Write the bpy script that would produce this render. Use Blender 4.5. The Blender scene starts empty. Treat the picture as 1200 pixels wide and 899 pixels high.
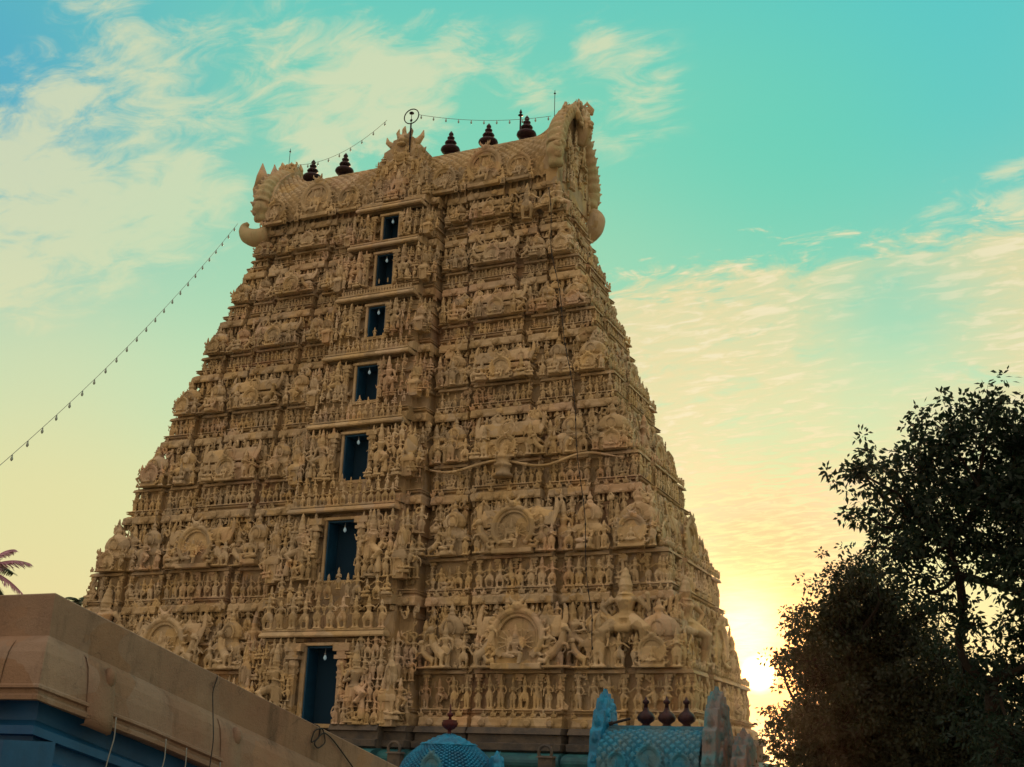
import bpy, math, random
import numpy as np
from mathutils import Vector, Matrix

random.seed(7)
rng = np.random.default_rng(7)
S = bpy.context.scene
COL = S.collection
R = math.radians

# ------------------------------------------------------------------ camera
CAM = np.array([32.195, -56.906, 3.2])
YAW, PITCH, ROLL, FPX = -.424, .322, .033, 1353.0
FW = np.array([math.sin(YAW)*math.cos(PITCH), math.cos(YAW)*math.cos(PITCH), math.sin(PITCH)])
_r = np.array([math.cos(YAW), -math.sin(YAW), 0.0]); _u = np.cross(_r, FW)
RT = _r*math.cos(ROLL) + _u*math.sin(ROLL)
UP = -_r*math.sin(ROLL) + _u*math.cos(ROLL)
cam = bpy.data.objects.new('camera', bpy.data.cameras.new('camera'))
COL.objects.link(cam)
cam.matrix_world = Matrix(((RT[0], UP[0], -FW[0], CAM[0]), (RT[1], UP[1], -FW[1], CAM[1]),
                           (RT[2], UP[2], -FW[2], CAM[2]), (0, 0, 0, 1)))
cam.data.sensor_width = 36.0
cam.data.lens = 36.0*FPX/1200
cam.data.clip_end = 6000
cam.data.clip_start = .1
S.camera = cam

def ray(px, py):
    d = FW + RT*(px-600)/FPX - UP*(py-449.5)/FPX
    return d/np.linalg.norm(d)
def at(px, py, dist): return CAM + ray(px, py)*dist

# ------------------------------------------------------------------ sky, sun, exposure
SUN_AZ, SUN_EL = -12.1, 4.6
SUN = np.array([math.sin(R(SUN_AZ))*math.cos(R(SUN_EL)), math.cos(R(SUN_AZ))*math.cos(R(SUN_EL)), math.sin(R(SUN_EL))])
sl = bpy.data.lights.new('sun', 'SUN'); sl.energy = 2.8; sl.angle = R(.6); sl.color = (1, .62, .34)
so = bpy.data.objects.new('sun', sl); COL.objects.link(so)
so.rotation_euler = Vector(SUN).to_track_quat('Z', 'Y').to_euler()
S.view_settings.view_transform = 'Standard'; S.view_settings.look = 'None'
S.view_settings.exposure = 0; S.view_settings.gamma = 1

def srgb(r, g, b):
    f = lambda c: (c/255/12.92) if c/255 <= .04045 else ((c/255+.055)/1.055)**2.4
    return (f(r), f(g), f(b), 1)

W = bpy.data.worlds.new('World'); S.world = W; W.use_nodes = True
nt = W.node_tree; nt.nodes.clear()
def N(t, **kw):
    n = nt.nodes.new(t)
    for k, v in kw.items(): setattr(n, k, v)
    return n
def L(a, b): nt.links.new(a, b)
def math_(op, a, b=None, c=None, clamp=False):
    n = N('ShaderNodeMath', operation=op); n.use_clamp = clamp
    for i, v in enumerate((a, b, c)):
        if v is None: continue
        if hasattr(v, 'links') or hasattr(v, 'is_linked'): L(v, n.inputs[i])
        else: n.inputs[i].default_value = v
    return n.outputs[0]
def mixc(f, a, b, mode='MIX'):
    n = N('ShaderNodeMix', data_type='RGBA', blend_type=mode)
    for s, v in ((n.inputs[0], f), (n.inputs[6], a), (n.inputs[7], b)):
        if hasattr(v, 'is_linked'): L(v, s)
        else: s.default_value = v
    return n.outputs[2]
def smooth(v, lo, hi, inv=False):
    n = N('ShaderNodeMapRange', interpolation_type='SMOOTHSTEP'); L(v, n.inputs[0])
    n.inputs[1].default_value = lo; n.inputs[2].default_value = hi
    n.inputs[3].default_value = 1 if inv else 0; n.inputs[4].default_value = 0 if inv else 1
    return n.outputs[0]
tc = N('ShaderNodeTexCoord'); DIR = tc.outputs['Generated']
def dot(v, vec=DIR):
    n = N('ShaderNodeVectorMath', operation='DOT_PRODUCT'); L(vec, n.inputs[0]); n.inputs[1].default_value = tuple(v); return n.outputs['Value']
sep = N('ShaderNodeSeparateXYZ'); L(DIR, sep.inputs[0])
elev = math_('ARCSINE', sep.outputs[2])                      # radians
ramp = N('ShaderNodeValToRGB'); L(math_('DIVIDE', elev, R(60)), ramp.inputs[0])
cr = ramp.color_ramp; cr.interpolation = 'EASE'
stops = [(0, (242, 216, 160)), (5, (243, 226, 164)), (11, (226, 234, 172)), (17, (200, 232, 184)), (24, (156, 220, 182)),
         (31, (128, 216, 186)), (38, (104, 208, 194)), (60, (215, 214, 190))]
for i, (e, c) in enumerate(stops):
    el = cr.elements[i] if i < 2 else cr.elements.new(e/60)
    el.position = e/60; el.color = srgb(*c)
# bluer away from the sun at both sides of the frame
base = ramp.outputs[0]
def blob(px, py, rad, vec=None):
    """soft round patch of sky round the direction of a photograph point, 1 at its middle"""
    c = ray(px, py); d = dot(c)
    a = math_('ARCCOSINE', math_('MINIMUM', d, 1.0)); a = math_('DIVIDE', a, rad/FPX)
    return math_('EXPONENT', math_('MULTIPLY', math_('MULTIPLY', a, a), -1.0))
base = mixc(math_('MULTIPLY', blob(-40, 90, 230), .85), base, srgb(72, 170, 205))
base = mixc(math_('MULTIPLY', blob(1120, 60, 240), .7), base, srgb(76, 200, 210))
base = mixc(math_('MULTIPLY', blob(930, 200, 190), .6), base, srgb(98, 214, 184))
base = mixc(math_('MULTIPLY', blob(960, 600, 100), .85), base, srgb(186, 226, 172))
# noise fields on a flat cloud layer seen in perspective
den = math_('ADD', sep.outputs[2], .22)
comb = N('ShaderNodeCombineXYZ'); L(math_('DIVIDE', sep.outputs[0], den), comb.inputs[0]); L(math_('DIVIDE', sep.outputs[1], den), comb.inputs[1])
def noise(scale, detail, rough, rot=0, sc=(1, 1, 1), off=(0, 0, 0), dist=0):
    m = N('ShaderNodeMapping'); L(comb.outputs[0], m.inputs[0]); m.inputs['Rotation'].default_value = (0, 0, rot); m.inputs['Scale'].default_value = sc
    m.inputs['Location'].default_value = off
    n = N('ShaderNodeTexNoise'); L(m.outputs[0], n.inputs['Vector']); n.inputs['Scale'].default_value = scale
    n.inputs['Detail'].default_value = detail; n.inputs['Roughness'].default_value = rough; n.inputs['Distortion'].default_value = dist
    return n.outputs[0]
n1 = noise(5.0, 9, .58, .5, (1, 1.5, 1), (3, 1, 0), .25)
n2 = noise(26, 5, .6, .35, (.7, 1.9, 1), (1, 7, 0), .6)
n3 = noise(11, 9, .66, -.75, (1, 1.9, 1), (9, 2, 0), .8)
def add(*a):
    o = a[0]
    for b in a[1:]: o = math_('ADD', o, b)
    return o
def mul(*a):
    o = a[0]
    for b in a[1:]: o = math_('MULTIPLY', o, b)
    return o
wob = add(mul(math_('SUBTRACT', n3, .5), .11), mul(math_('SUBTRACT', n2, .5), .035))
# the long bank right of the tower: one crisp upper edge
def halfplane(p, q, soft, below=True):
    n = np.cross(ray(*p), ray(*q)); n /= np.linalg.norm(n)
    if (n @ ray((p[0]+q[0])/2, (p[1]+q[1])/2+100) < 0) == below: n = -n
    return smooth(add(dot(n), wob), -soft, soft)
bank = mul(halfplane((720, 338), (1210, 262), .016), halfplane((1400, 640), (700, 585), .03, False), smooth(blob(1000, 400, 620), .25, .6))
bank = mul(bank, math_('SUBTRACT', 1.0, mul(blob(1050, 385, 95), .92)), math_('SUBTRACT', 1.0, mul(blob(900, 540, 60), .75)), math_('SUBTRACT', 1.0, mul(blob(1010, 500, 45), .5)))
bank = mul(bank, smooth(add(n1, mul(math_('SUBTRACT', n3, .5), .8)), .16, .46), add(.80, mul(smooth(n2, .34, .62), .24)))
bank = math_('MINIMUM', bank, 1.0)
base = mixc(bank, base, srgb(232, 222, 170))
base = mixc(mul(bank, smooth(add(n2, mul(math_('SUBTRACT', n3, .5), .5)), .5, .68), .75), base, srgb(244, 236, 200))
# scattered high cloud, thick where the photograph has it
wisps = None
for (x, y, r_, w) in ((120, 60, 75, .55), (200, 95, 90, .75), (90, 130, 70, .6), (330, 90, 90, .5), (250, 200, 60, .4), (60, 230, 120, 1.05), (190, 225, 90, .85), (20, 310, 70, .9), (140, 30, 50, .6), (240, 130, 60, .7), (440, 110, 95, 1.0), (380, 165, 60, .9),
                      (520, 60, 60, .6), (350, 45, 60, .55), (740, 110, 75, .55), (700, 50, 45, .5), (610, 90, 60, .5), (1190, 215, 40, .8), (1110, 240, 40, .5), (900, 680, 110, .7), (870, 640, 60, .5)):
    b = mul(blob(x, y, r_), w); wisps = b if wisps is None else math_('MAXIMUM', wisps, b)
field = add(mul(wisps, .42), mul(n1, .6), mul(n3, .8))
wd = mul(smooth(field, .80, 1.08), smooth(wisps, .05, .4))
base = mixc(mul(wd, .8), base, srgb(226, 228, 186))
# pink dapples low by the sun
base = mixc(mul(blob(905, 672, 80), .6), base, srgb(244, 208, 142))
base = mixc(mul(blob(910, 668, 100), smooth(add(n2, mul(n3, .4)), .56, .8), .95), base, srgb(250, 184, 138))
base = mixc(mul(blob(40, 470, 190), .45), base, srgb(232, 228, 176))
base = mixc(mul(blob(40, 640, 150), .45), base, srgb(240, 222, 160))
base = mixc(mul(blob(250, 330, 130), .35), base, srgb(180, 226, 186))
# the sky burning out round the sun
def cone(deg_in, deg_out, d): return smooth(math_('ARCCOSINE', math_('MINIMUM', d, 1.0)), R(deg_in), R(deg_out), True)
dS = dot(SUN)
glowang = math_('DIVIDE', math_('ARCCOSINE', math_('MINIMUM', dS, 1.0)), R(3.6))
glow = math_('EXPONENT', math_('MULTIPLY', glowang, -1.0))
base = mixc(mul(blob(900, 740, 70), .75), base, srgb(250, 190, 96))
base = mixc(mul(blob(893, 790, 48), .9), base, srgb(255, 138, 52))
base = mixc(mul(glow, .45), base, (1.0, .46, .12, 1), 'ADD')
base = mixc(mul(blob(874, 736, 44), add(.55, mul(n3, .8))), base, (1.5, 1.2, .6, 1), 'ADD')
base = mixc(mul(blob(892, 795, 34), 1.0), base, (.5, .14, .0, 1), 'ADD')
base = mixc(mul(blob(888, 785, 26), add(.2, mul(n3, 1.4))), base, (1.6, 1.0, .35, 1), 'ADD')
base = mixc(cone(.15, 1.05, dS), base, (6.0, 4.6, 2.0, 1))
# unseen sky behind the camera, warmed on purpose to light the tower front
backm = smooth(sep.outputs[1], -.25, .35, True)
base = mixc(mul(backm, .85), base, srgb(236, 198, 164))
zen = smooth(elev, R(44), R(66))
base = mixc(mul(zen, .9), base, (1.25, 1.0, .80, 1))  # overhead sky brightened out of view so the tower's ledges catch light
sky = N('ShaderNodeTexSky', sky_type='NISHITA'); sky.sun_disc = False; sky.sun_elevation = R(SUN_EL); sky.sun_rotation = R(SUN_AZ); sky.dust_density = 2.5
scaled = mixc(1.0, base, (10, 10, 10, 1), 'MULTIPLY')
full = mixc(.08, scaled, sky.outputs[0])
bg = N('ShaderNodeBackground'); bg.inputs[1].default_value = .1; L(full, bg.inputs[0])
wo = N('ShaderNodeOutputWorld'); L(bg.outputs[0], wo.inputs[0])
try: W.cycles.sampling_method = 'MANUAL'; W.cycles.sample_map_resolution = 1024
except Exception: pass

# ------------------------------------------------------------------ materials
def material(name, c1, c2=None, scale=1.0, rough=.8, bump=.0, bscale=12, metallic=0, spec=.3, c3=None, lattice=None, streaks=0, patch=0, bump2=0, cracks=0):
    m = bpy.data.materials.new(name); m.use_nodes = True
    t = m.node_tree; ns = t.nodes; b = ns['Principled BSDF']
    b.inputs['Roughness'].default_value = rough; b.inputs['Metallic'].default_value = metallic
    b.inputs['Specular IOR Level'].default_value = spec
    ge = ns.new('ShaderNodeNewGeometry'); pos = ge.outputs['Position']
    def noise(s, d=6, r=.6, sc=None):
        n = ns.new('ShaderNodeTexNoise'); n.inputs['Scale'].default_value = s; n.inputs['Detail'].default_value = d; n.inputs['Roughness'].default_value = r
        if sc:
            mp = ns.new('ShaderNodeMapping'); mp.inputs['Scale'].default_value = sc; t.links.new(pos, mp.inputs[0]); t.links.new(mp.outputs[0], n.inputs['Vector'])
        else: t.links.new(pos, n.inputs['Vector'])
        return n.outputs[0]
    def ramp(v, lo, hi):
        n = ns.new('ShaderNodeMapRange'); n.interpolation_type = 'SMOOTHSTEP'; n.inputs[1].default_value = lo; n.inputs[2].default_value = hi; t.links.new(v, n.inputs[0]); return n.outputs[0]
    def mix(f, a, bb):
        n = ns.new('ShaderNodeMix'); n.data_type = 'RGBA'
        for s, v in ((n.inputs[0], f), (n.inputs[6], a), (n.inputs[7], bb)):
            if hasattr(v, 'is_linked'): t.links.new(v, s)
            else: s.default_value = v
        return n.outputs[2]
    col = (*c1, 1)
    if c2:
        col = mix(ramp(noise(scale), .38, .64), (*c1, 1), (*c2, 1))
    if c3:
        col = mix(ramp(noise(scale*.37, 4), .5, .68), col, (*c3, 1))
    if streaks:
        f = ramp(noise(2.2, 9, .72, (1, 1, .14)), .5, .72)
        mm = ns.new('ShaderNodeMath'); mm.operation = 'MULTIPLY'; t.links.new(f, mm.inputs[0]); mm.inputs[1].default_value = streaks
        col = mix(mm.outputs[0], col, tuple(x*.36+.01 for x in c1) + (1,))
    if cracks:
        vc = ns.new('ShaderNodeTexVoronoi'); vc.feature = 'DISTANCE_TO_EDGE'; vc.inputs['Scale'].default_value = .75
        nc = ns.new('ShaderNodeTexNoise'); nc.inputs['Scale'].default_value = 2.2; nc.inputs['Detail'].default_value = 7; t.links.new(pos, nc.inputs['Vector'])
        ad = ns.new('ShaderNodeVectorMath'); ad.operation = 'MULTIPLY_ADD'; t.links.new(nc.outputs[1], ad.inputs[0]); ad.inputs[1].default_value = (.9, .9, .9); t.links.new(pos, ad.inputs[2]); t.links.new(ad.outputs[0], vc.inputs['Vector'])
        rc = ns.new('ShaderNodeMapRange'); rc.inputs[1].default_value = .002; rc.inputs[2].default_value = .009; rc.inputs[3].default_value = .55; rc.inputs[4].default_value = 0; t.links.new(vc.outputs['Distance'], rc.inputs[0])
        gate = ramp(noise(.9, 3), .5, .6); mg = ns.new('ShaderNodeMath'); mg.operation = 'MULTIPLY'; t.links.new(rc.outputs[0], mg.inputs[0]); t.links.new(gate, mg.inputs[1])
        col = mix(mg.outputs[0], col, (.06, .045, .04, 1))
        gr = ramp(noise(7, 9, .75), .56, .72); m3 = ns.new('ShaderNodeMath'); m3.operation = 'MULTIPLY'; t.links.new(gr, m3.inputs[0]); m3.inputs[1].default_value = .4; col = mix(m3.outputs[0], col, (.10, .08, .07, 1))
    if patch:      # repaired and repainted patches, each its own tone
        vo = ns.new('ShaderNodeTexVoronoi'); vo.inputs['Scale'].default_value = 1.15; wm = ns.new('ShaderNodeVectorMath'); wm.operation = 'ADD'
        nn = ns.new('ShaderNodeTexNoise'); nn.inputs['Scale'].default_value = 1.5; t.links.new(pos, nn.inputs['Vector']); t.links.new(pos, wm.inputs[0]); t.links.new(nn.outputs[1], wm.inputs[1]); t.links.new(wm.outputs[0], vo.inputs['Vector'])
        hs = ns.new('ShaderNodeSeparateColor'); t.links.new(vo.outputs['Color'], hs.inputs[0])
        mr = ns.new('ShaderNodeMapRange'); mr.inputs[3].default_value = 1-patch*1.6; mr.inputs[4].default_value = 1+patch; t.links.new(hs.outputs[0], mr.inputs[0])
        hv = ns.new('ShaderNodeHueSaturation'); t.links.new(mr.outputs[0], hv.inputs['Value']); t.links.new(col, hv.inputs['Color'])
        m2 = ns.new('ShaderNodeMapRange'); m2.inputs[3].default_value = .8; m2.inputs[4].default_value = 1.15; t.links.new(hs.outputs[1], m2.inputs[0]); t.links.new(m2.outputs[0], hv.inputs['Saturation'])
        col = hv.outputs[0]
    if hasattr(col, 'is_linked'): t.links.new(col, b.inputs['Base Color'])
    else: b.inputs['Base Color'].default_value = col
    if bump:
        bn = ns.new('ShaderNodeBump'); bn.inputs['Strength'].default_value = bump; bn.inputs['Distance'].default_value = .05
        t.links.new(noise(bscale, 8, .65), bn.inputs['Height']); t.links.new(bn.outputs[0], b.inputs['Normal'])
        if bump2:
            b2 = ns.new('ShaderNodeBump'); b2.inputs['Strength'].default_value = bump2; b2.inputs['Distance'].default_value = .03; t.links.new(noise(38, 6, .7), b2.inputs['Height']); t.links.new(bn.outputs[0], b2.inputs['Normal']); t.links.new(b2.outputs[0], b.inputs['Normal'])
    return m
def emitter(name, c, e):
    m = bpy.data.materials.new(name); m.use_nodes = True; b = m.node_tree.nodes['Principled BSDF']
    b.inputs['Base Color'].default_value = (*c, 1); b.inputs['Emission Color'].default_value = (*c, 1); b.inputs['Emission Strength'].default_value = e
    return m
M = {}
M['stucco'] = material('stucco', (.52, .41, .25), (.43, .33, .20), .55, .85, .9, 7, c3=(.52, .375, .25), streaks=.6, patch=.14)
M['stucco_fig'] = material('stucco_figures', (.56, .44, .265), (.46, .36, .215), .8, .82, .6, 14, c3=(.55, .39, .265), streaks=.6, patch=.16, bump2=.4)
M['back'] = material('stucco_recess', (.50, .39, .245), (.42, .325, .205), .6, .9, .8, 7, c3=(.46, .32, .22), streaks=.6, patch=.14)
M['green'] = material('greenish_stucco', (.42, .38, .22), (.48, .36, .22), .9, .85, .9, 9, streaks=.6)
M['granite'] = material('granite', (.13, .115, .10), (.075, .075, .08), 1.4, .85, .8, 9)
M['teal'] = material('teal_paint', (.03, .16, .19), (.02, .10, .14), 1.2, .6, .3, 8, streaks=.5)
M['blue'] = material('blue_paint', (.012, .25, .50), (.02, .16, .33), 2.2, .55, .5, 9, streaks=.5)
M['blue_worn'] = material('worn_blue_paint', (.02, .22, .40), (.08, .20, .28), 1.4, .7, .6, 9, streaks=.6)
M['worn_grey'] = material('bare_grey_brown_stucco', (.17, .17, .19), (.05, .20, .28), 1.4, .8, .6, 9, streaks=.6)
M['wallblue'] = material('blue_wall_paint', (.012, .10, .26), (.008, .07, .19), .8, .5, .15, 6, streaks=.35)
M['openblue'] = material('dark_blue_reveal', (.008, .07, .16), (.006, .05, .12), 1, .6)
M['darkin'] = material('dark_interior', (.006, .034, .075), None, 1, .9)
M['plaster'] = material('ochre_plaster', (.28, .195, .14), (.225, .155, .115), .9, .85, .5, 5, c3=(.24, .15, .11), streaks=.85, patch=.05, cracks=1, bump2=.5)
M['copper'] = material('dark_copper', (.035, .014, .022), (.022, .012, .018), 3, .45, .2, 20, metallic=.4)
M['red'] = material('maroon_metal', (.075, .012, .016), (.05, .01, .014), 3, .5, .1, 20)
M['black'] = material('black_rubber', (.012, .012, .016), None, 1, .6)
M['white_wire'] = material('grey_wire', (.22, .24, .25), None, 1, .6)
M['bulb'] = emitter('cool_bulb', (.34, .52, .60), .2)
M['glass'] = material('bulb_glass', (.35, .45, .45), None, 1, .2)
M['ground'] = material('sandy_paving', (.27, .21, .15), (.20, .155, .115), .5, .9, .5, 5)
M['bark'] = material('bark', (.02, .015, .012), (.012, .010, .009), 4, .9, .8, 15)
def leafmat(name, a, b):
    m = material(name, a, b, 1.2, .6)
    t = m.node_tree; pr = t.nodes['Principled BSDF']; o = t.nodes['Material Output']
    tr = t.nodes.new('ShaderNodeBsdfTranslucent'); tr.inputs[0].default_value = (a[0]*1.2, a[1]*1.5, a[2], 1)
    mx = t.nodes.new('ShaderNodeMixShader'); mx.inputs[0].default_value = .22
    t.links.new(pr.outputs[0], mx.inputs[1]); t.links.new(tr.outputs[0], mx.inputs[2]); t.links.new(mx.outputs[0], o.inputs[0])
    return m
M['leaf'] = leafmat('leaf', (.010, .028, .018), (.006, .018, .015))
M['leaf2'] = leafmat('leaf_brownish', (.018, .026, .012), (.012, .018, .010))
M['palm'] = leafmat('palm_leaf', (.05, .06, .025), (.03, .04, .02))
M['palm_dry'] = leafmat('dry_palm_leaf', (.50, .26, .38), (.36, .2, .24))

# ------------------------------------------------------------------ mesh helpers
class MB:
    """collects shapes into one mesh"""
    def __init__(s): s.v = []; s.f = []; s.n = 0
    def add(s, v, f):
        v = np.asarray(v, float).reshape(-1, 3); s.v.append(v)
        if isinstance(f, dict):
            for k, a in f.items():
                if len(a): s.f.append(np.asarray(a, np.int64).reshape(-1, k)+s.n)
        else:
            by = {}
            for q in f: by.setdefault(len(q), []).append(q)
            for k, a in by.items(): s.f.append(np.asarray(a, np.int64)+s.n)
        s.n += len(v); return s
    def merged(s):
        d = {}
        for a in s.f: d.setdefault(a.shape[1], []).append(a)
        return np.concatenate(s.v), {k: np.concatenate(a) for k, a in d.items()}
    def mesh(s, name, m, smooth=False):
        me = bpy.data.meshes.new(name)
        V, F = s.merged()
        me.vertices.add(len(V)); me.vertices.foreach_set('co', V.astype(np.float32).ravel())
        loops = np.concatenate([a.ravel() for a in F.values()])
        tot = np.concatenate([np.full(len(a), k) for k, a in F.items()])
        st = np.concatenate([[0], np.cumsum(tot)[:-1]])
        me.loops.add(len(loops)); me.loops.foreach_set('vertex_index', loops.astype(np.int32))
        me.polygons.add(len(tot)); me.polygons.foreach_set('loop_start', st.astype(np.int32)); me.polygons.foreach_set('loop_total', tot.astype(np.int32))
        me.polygons.foreach_set('use_smooth', np.full(len(tot), smooth))
        me.update(calc_edges=True); me.validate()
        me.materials.append(m)
        return me
    def build(s, name, m, parent=None, smooth=False, loc=None):
        o = bpy.data.objects.new(name, s.mesh(name, m, smooth)); COL.objects.link(o)
        if parent: o.parent = parent
        if loc is not None: o.location = loc
        return o
def empty(name, label, cat, loc=(0, 0, 0), group=None):
    o = bpy.data.objects.new(name, None); COL.objects.link(o); o.location = loc
    o.empty_display_size = .3
    return tag(o, label, cat, group)
def tag(o, label, cat, group=None):
    o['label'] = label; o['category'] = cat
    if group: o['group'] = group
    return o
BOXF = [(0, 3, 2, 1), (4, 5, 6, 7), (0, 1, 5, 4), (1, 2, 6, 5), (2, 3, 7, 6), (3, 0, 4, 7)]
def box(a, b, taper=1.0):
    (x0, y0, z0), (x1, y1, z1) = a, b; cx, cy = (x0+x1)/2, (y0+y1)/2
    t = lambda x, y: (cx+(x-cx)*taper, cy+(y-cy)*taper)
    p = [(x0, y0), (x1, y0), (x1, y1), (x0, y1)]
    return [(x, y, z0) for x, y in p]+[(*t(x, y), z1) for x, y in p], BOXF
def tube(pts, rad, seg=8, closed=False):
    P = np.asarray(pts, float); n = len(P); rad = np.broadcast_to(rad, (n,))
    T = np.gradient(P, axis=0); T /= np.linalg.norm(T, axis=1)[:, None]+1e-9
    ref = np.array([0, 0, 1.]) if abs(T[0][2]) < .9 else np.array([1., 0, 0])
    V = []; prev = None
    for i in range(n):
        a = np.cross(T[i], ref if prev is None else prev)
        if prev is None: a = np.cross(T[i], ref); b = np.cross(T[i], a)
        else: a = prev - T[i]*(prev@T[i]); b = np.cross(T[i], a)
        a /= np.linalg.norm(a)+1e-9; b /= np.linalg.norm(b)+1e-9; prev = a
        for k in range(seg):
            q = 2*math.pi*k/seg; V.append(P[i]+rad[i]*(math.cos(q)*a+math.sin(q)*b))
    F = [(i*seg+k, i*seg+(k+1) % seg, (i+1)*seg+(k+1) % seg, (i+1)*seg+k) for i in range(n-1) for k in range(seg)]
    F.append(tuple(range(seg-1, -1, -1))); F.append(tuple((n-1)*seg+k for k in range(seg)))
    return V, F
def lathe(prof, seg=12, c=(0, 0, 0), sy=1.0, lobes=0, amp=0):
    V = []
    for r_, z in prof:
        for k in range(seg):
            q = 2*math.pi*k/seg; rr = r_*(1+amp*math.cos(lobes*q) if lobes else 1)
            V.append((c[0]+rr*math.cos(q), c[1]+sy*rr*math.sin(q), c[2]+z))
    n = len(prof)
    F = [(i*seg+k, i*seg+(k+1) % seg, (i+1)*seg+(k+1) % seg, (i+1)*seg+k) for i in range(n-1) for k in range(seg)]
    F.append(tuple(range(seg-1, -1, -1))); F.append(tuple((n-1)*seg+k for k in range(seg)))
    return V, F
def ball(c, r, seg=10, rings=6):
    if not hasattr(r, '__len__'): r = (r, r, r)
    prof = [(max(math.sin(math.pi*i/rings), .02), -math.cos(math.pi*i/rings)) for i in range(rings+1)]
    V, F = lathe(prof, seg); V = np.array(V)*np.array(r)+np.array(c)
    return V, F
def prism(outline, y0, y1):
    """outline in x,z extruded along y"""
    n = len(outline)
    V = [(x, y0, z) for x, z in outline]+[(x, y1, z) for x, z in outline]
    F = [(i, (i+1) % n, n+(i+1) % n, n+i) for i in range(n)]
    F += [tuple(range(n-1, -1, -1)), tuple(range(n, 2*n))]
    return V, F
def remeshed(mb, voxel, smooth_it=1):
    """one continuous weathered skin over the collected shapes"""
    me = mb.mesh('tmp', M['stucco']); o = bpy.data.objects.new('tmp', me); COL.objects.link(o)
    md = o.modifiers.new('r', 'REMESH'); md.mode = 'VOXEL'; md.voxel_size = voxel
    if smooth_it: sm = o.modifiers.new('s', 'SMOOTH'); sm.iterations = smooth_it; sm.factor = .2
    dg = bpy.context.evaluated_depsgraph_get(); ev = o.evaluated_get(dg).to_mesh()
    V = np.empty(len(ev.vertices)*3); ev.vertices.foreach_get('co', V); V = V.reshape(-1, 3)
    Lp = np.empty(len(ev.loops), np.int64); ev.loops.foreach_get('vertex_index', Lp)
    st = np.empty(len(ev.polygons), np.int64); ev.polygons.foreach_get('loop_start', st)
    tt = np.empty(len(ev.polygons), np.int64); ev.polygons.foreach_get('loop_total', tt)
    F = {}
    for k in np.unique(tt):
        s0 = st[tt == k]; F[int(k)] = np.stack([Lp[s0+j] for j in range(k)], 1)
    bpy.data.objects.remove(o); bpy.data.meshes.remove(me)
    return V, F

# ------------------------------------------------------------------ carved figures (unit height, facing -y, feet at z=0)
def figure(arms, legs, sway=0, seat=False, crown=1.0, extra=None, bulk=1.0, skirt=True, fan=0, halo=0):
    b = MB(); dz = -.22 if seat else 0
    hip = np.array([sway, 0, .48+dz]); che = np.array([-sway*.3, -.01, .66+dz]); hd = np.array([sway*.2, -.02, .80+dz])
    k = bulk
    b.add(*ball(hip, (.085*k, .065*k, .06))); b.add(*tube([hip, (hip+che)/2, che+[0, 0, .03]], [.07*k, .055*k, .085*k], 10)); b.add(*ball(che+[0, 0, .03], (.1*k, .062*k, .06)))
    b.add(*tube([che, hd], [.04*k, .032*k], 8)); b.add(*ball(hd, (.048*k, .052*k, .058)))
    b.add(*ball(hd+[0, -.05*k, -.005], (.012, .016, .016), 6, 4))
    for s in (-1, 1): b.add(*ball(hd+[s*.052*k, 0, -.015], (.014, .012, .028), 6, 4))
    h = .15*crown
    b.add(*lathe([(.056*k, .02), (.066*k, .035), (.052*k, .05), (.056*k, .065), (.04*k, .07+h*.35), (.046*k, .075+h*.4), (.026*k, .08+h*.7), (.03*k, .085+h*.75), (.006, .1+h)], 8, tuple(hd)))
    b.add(*lathe([(.075*k, -.012), (.088*k, 0), (.075*k, .012)], 10, tuple(hip+[0, 0, .01])))
    b.add(*lathe([(.045*k, 0), (.075*k, .008), (.06*k, .02)], 10, tuple(che+[0, 0, .07])))
    for s, e, w in arms:
        sh = che+[s*.105*k, 0, .045]; e = np.array(e)+[0, 0, dz]; w = np.array(w)+[0, 0, dz]
        b.add(*tube([sh, e, w], [.032*k, .026*k, .02*k], 7)); b.add(*ball(w, .026*k, 7, 5))
    for s, kn, ft in legs:
        hp = hip+[s*.045*k, 0, -.01]; kn = np.array(kn)*1.0; ft = np.array(ft)*1.0
        if seat: kn = kn+[0, 0, 0]
        b.add(*tube([hp, kn, ft], [.072*k, .054*k, .036*k], 8)); b.add(*ball(ft+[0, -.03, 0], (.026, .05, .018), 7, 4))
    if skirt and not seat:
        b.add(*tube([hip+[0, -.06, -.02], hip+[0, -.075, -.2]], [.03, .018], 6))
        b.add(*tube([hip+[0, 0, .0], hip+[0, .0, -.14], hip+[0, .01, -.24]], [.085, .075, .05], 8))
        for s in (-1, 1): b.add(*tube([hip+[s*.08, 0, 0], hip+[s*.12, .0, -.1], hip+[s*.1, 0, -.2]], [.018, .02, .008], 6))
    if fan:
        for i in range(fan):
            for s in (-1, 1):
                q = R(-25+i*(130/max(1, fan-1))); sh = che+[s*.09, .02, .04]
                e = sh+[s*.15*math.cos(q), .02, .15*math.sin(q)]; w = sh+[s*.27*math.cos(q), -.02, .27*math.sin(q)]
                b.add(*tube([sh, e, w], [.024, .02, .016], 6)); b.add(*ball(w, .025, 6, 4))
    if extra: extra(b, hip, che, hd)
    return b
def ped(b, w=.14, z=0): b.add(*lathe([(w, z), (w*1.1, z+.012), (w*.85, z+.03), (w, z+.045), (w*.9, z+.05)], 10, sy=.7))
LS = [(-1, (-.05, -.01, .26), (-.055, 0, .06)), (1, (.055, -.01, .26), (.06, 0, .06))]
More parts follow.
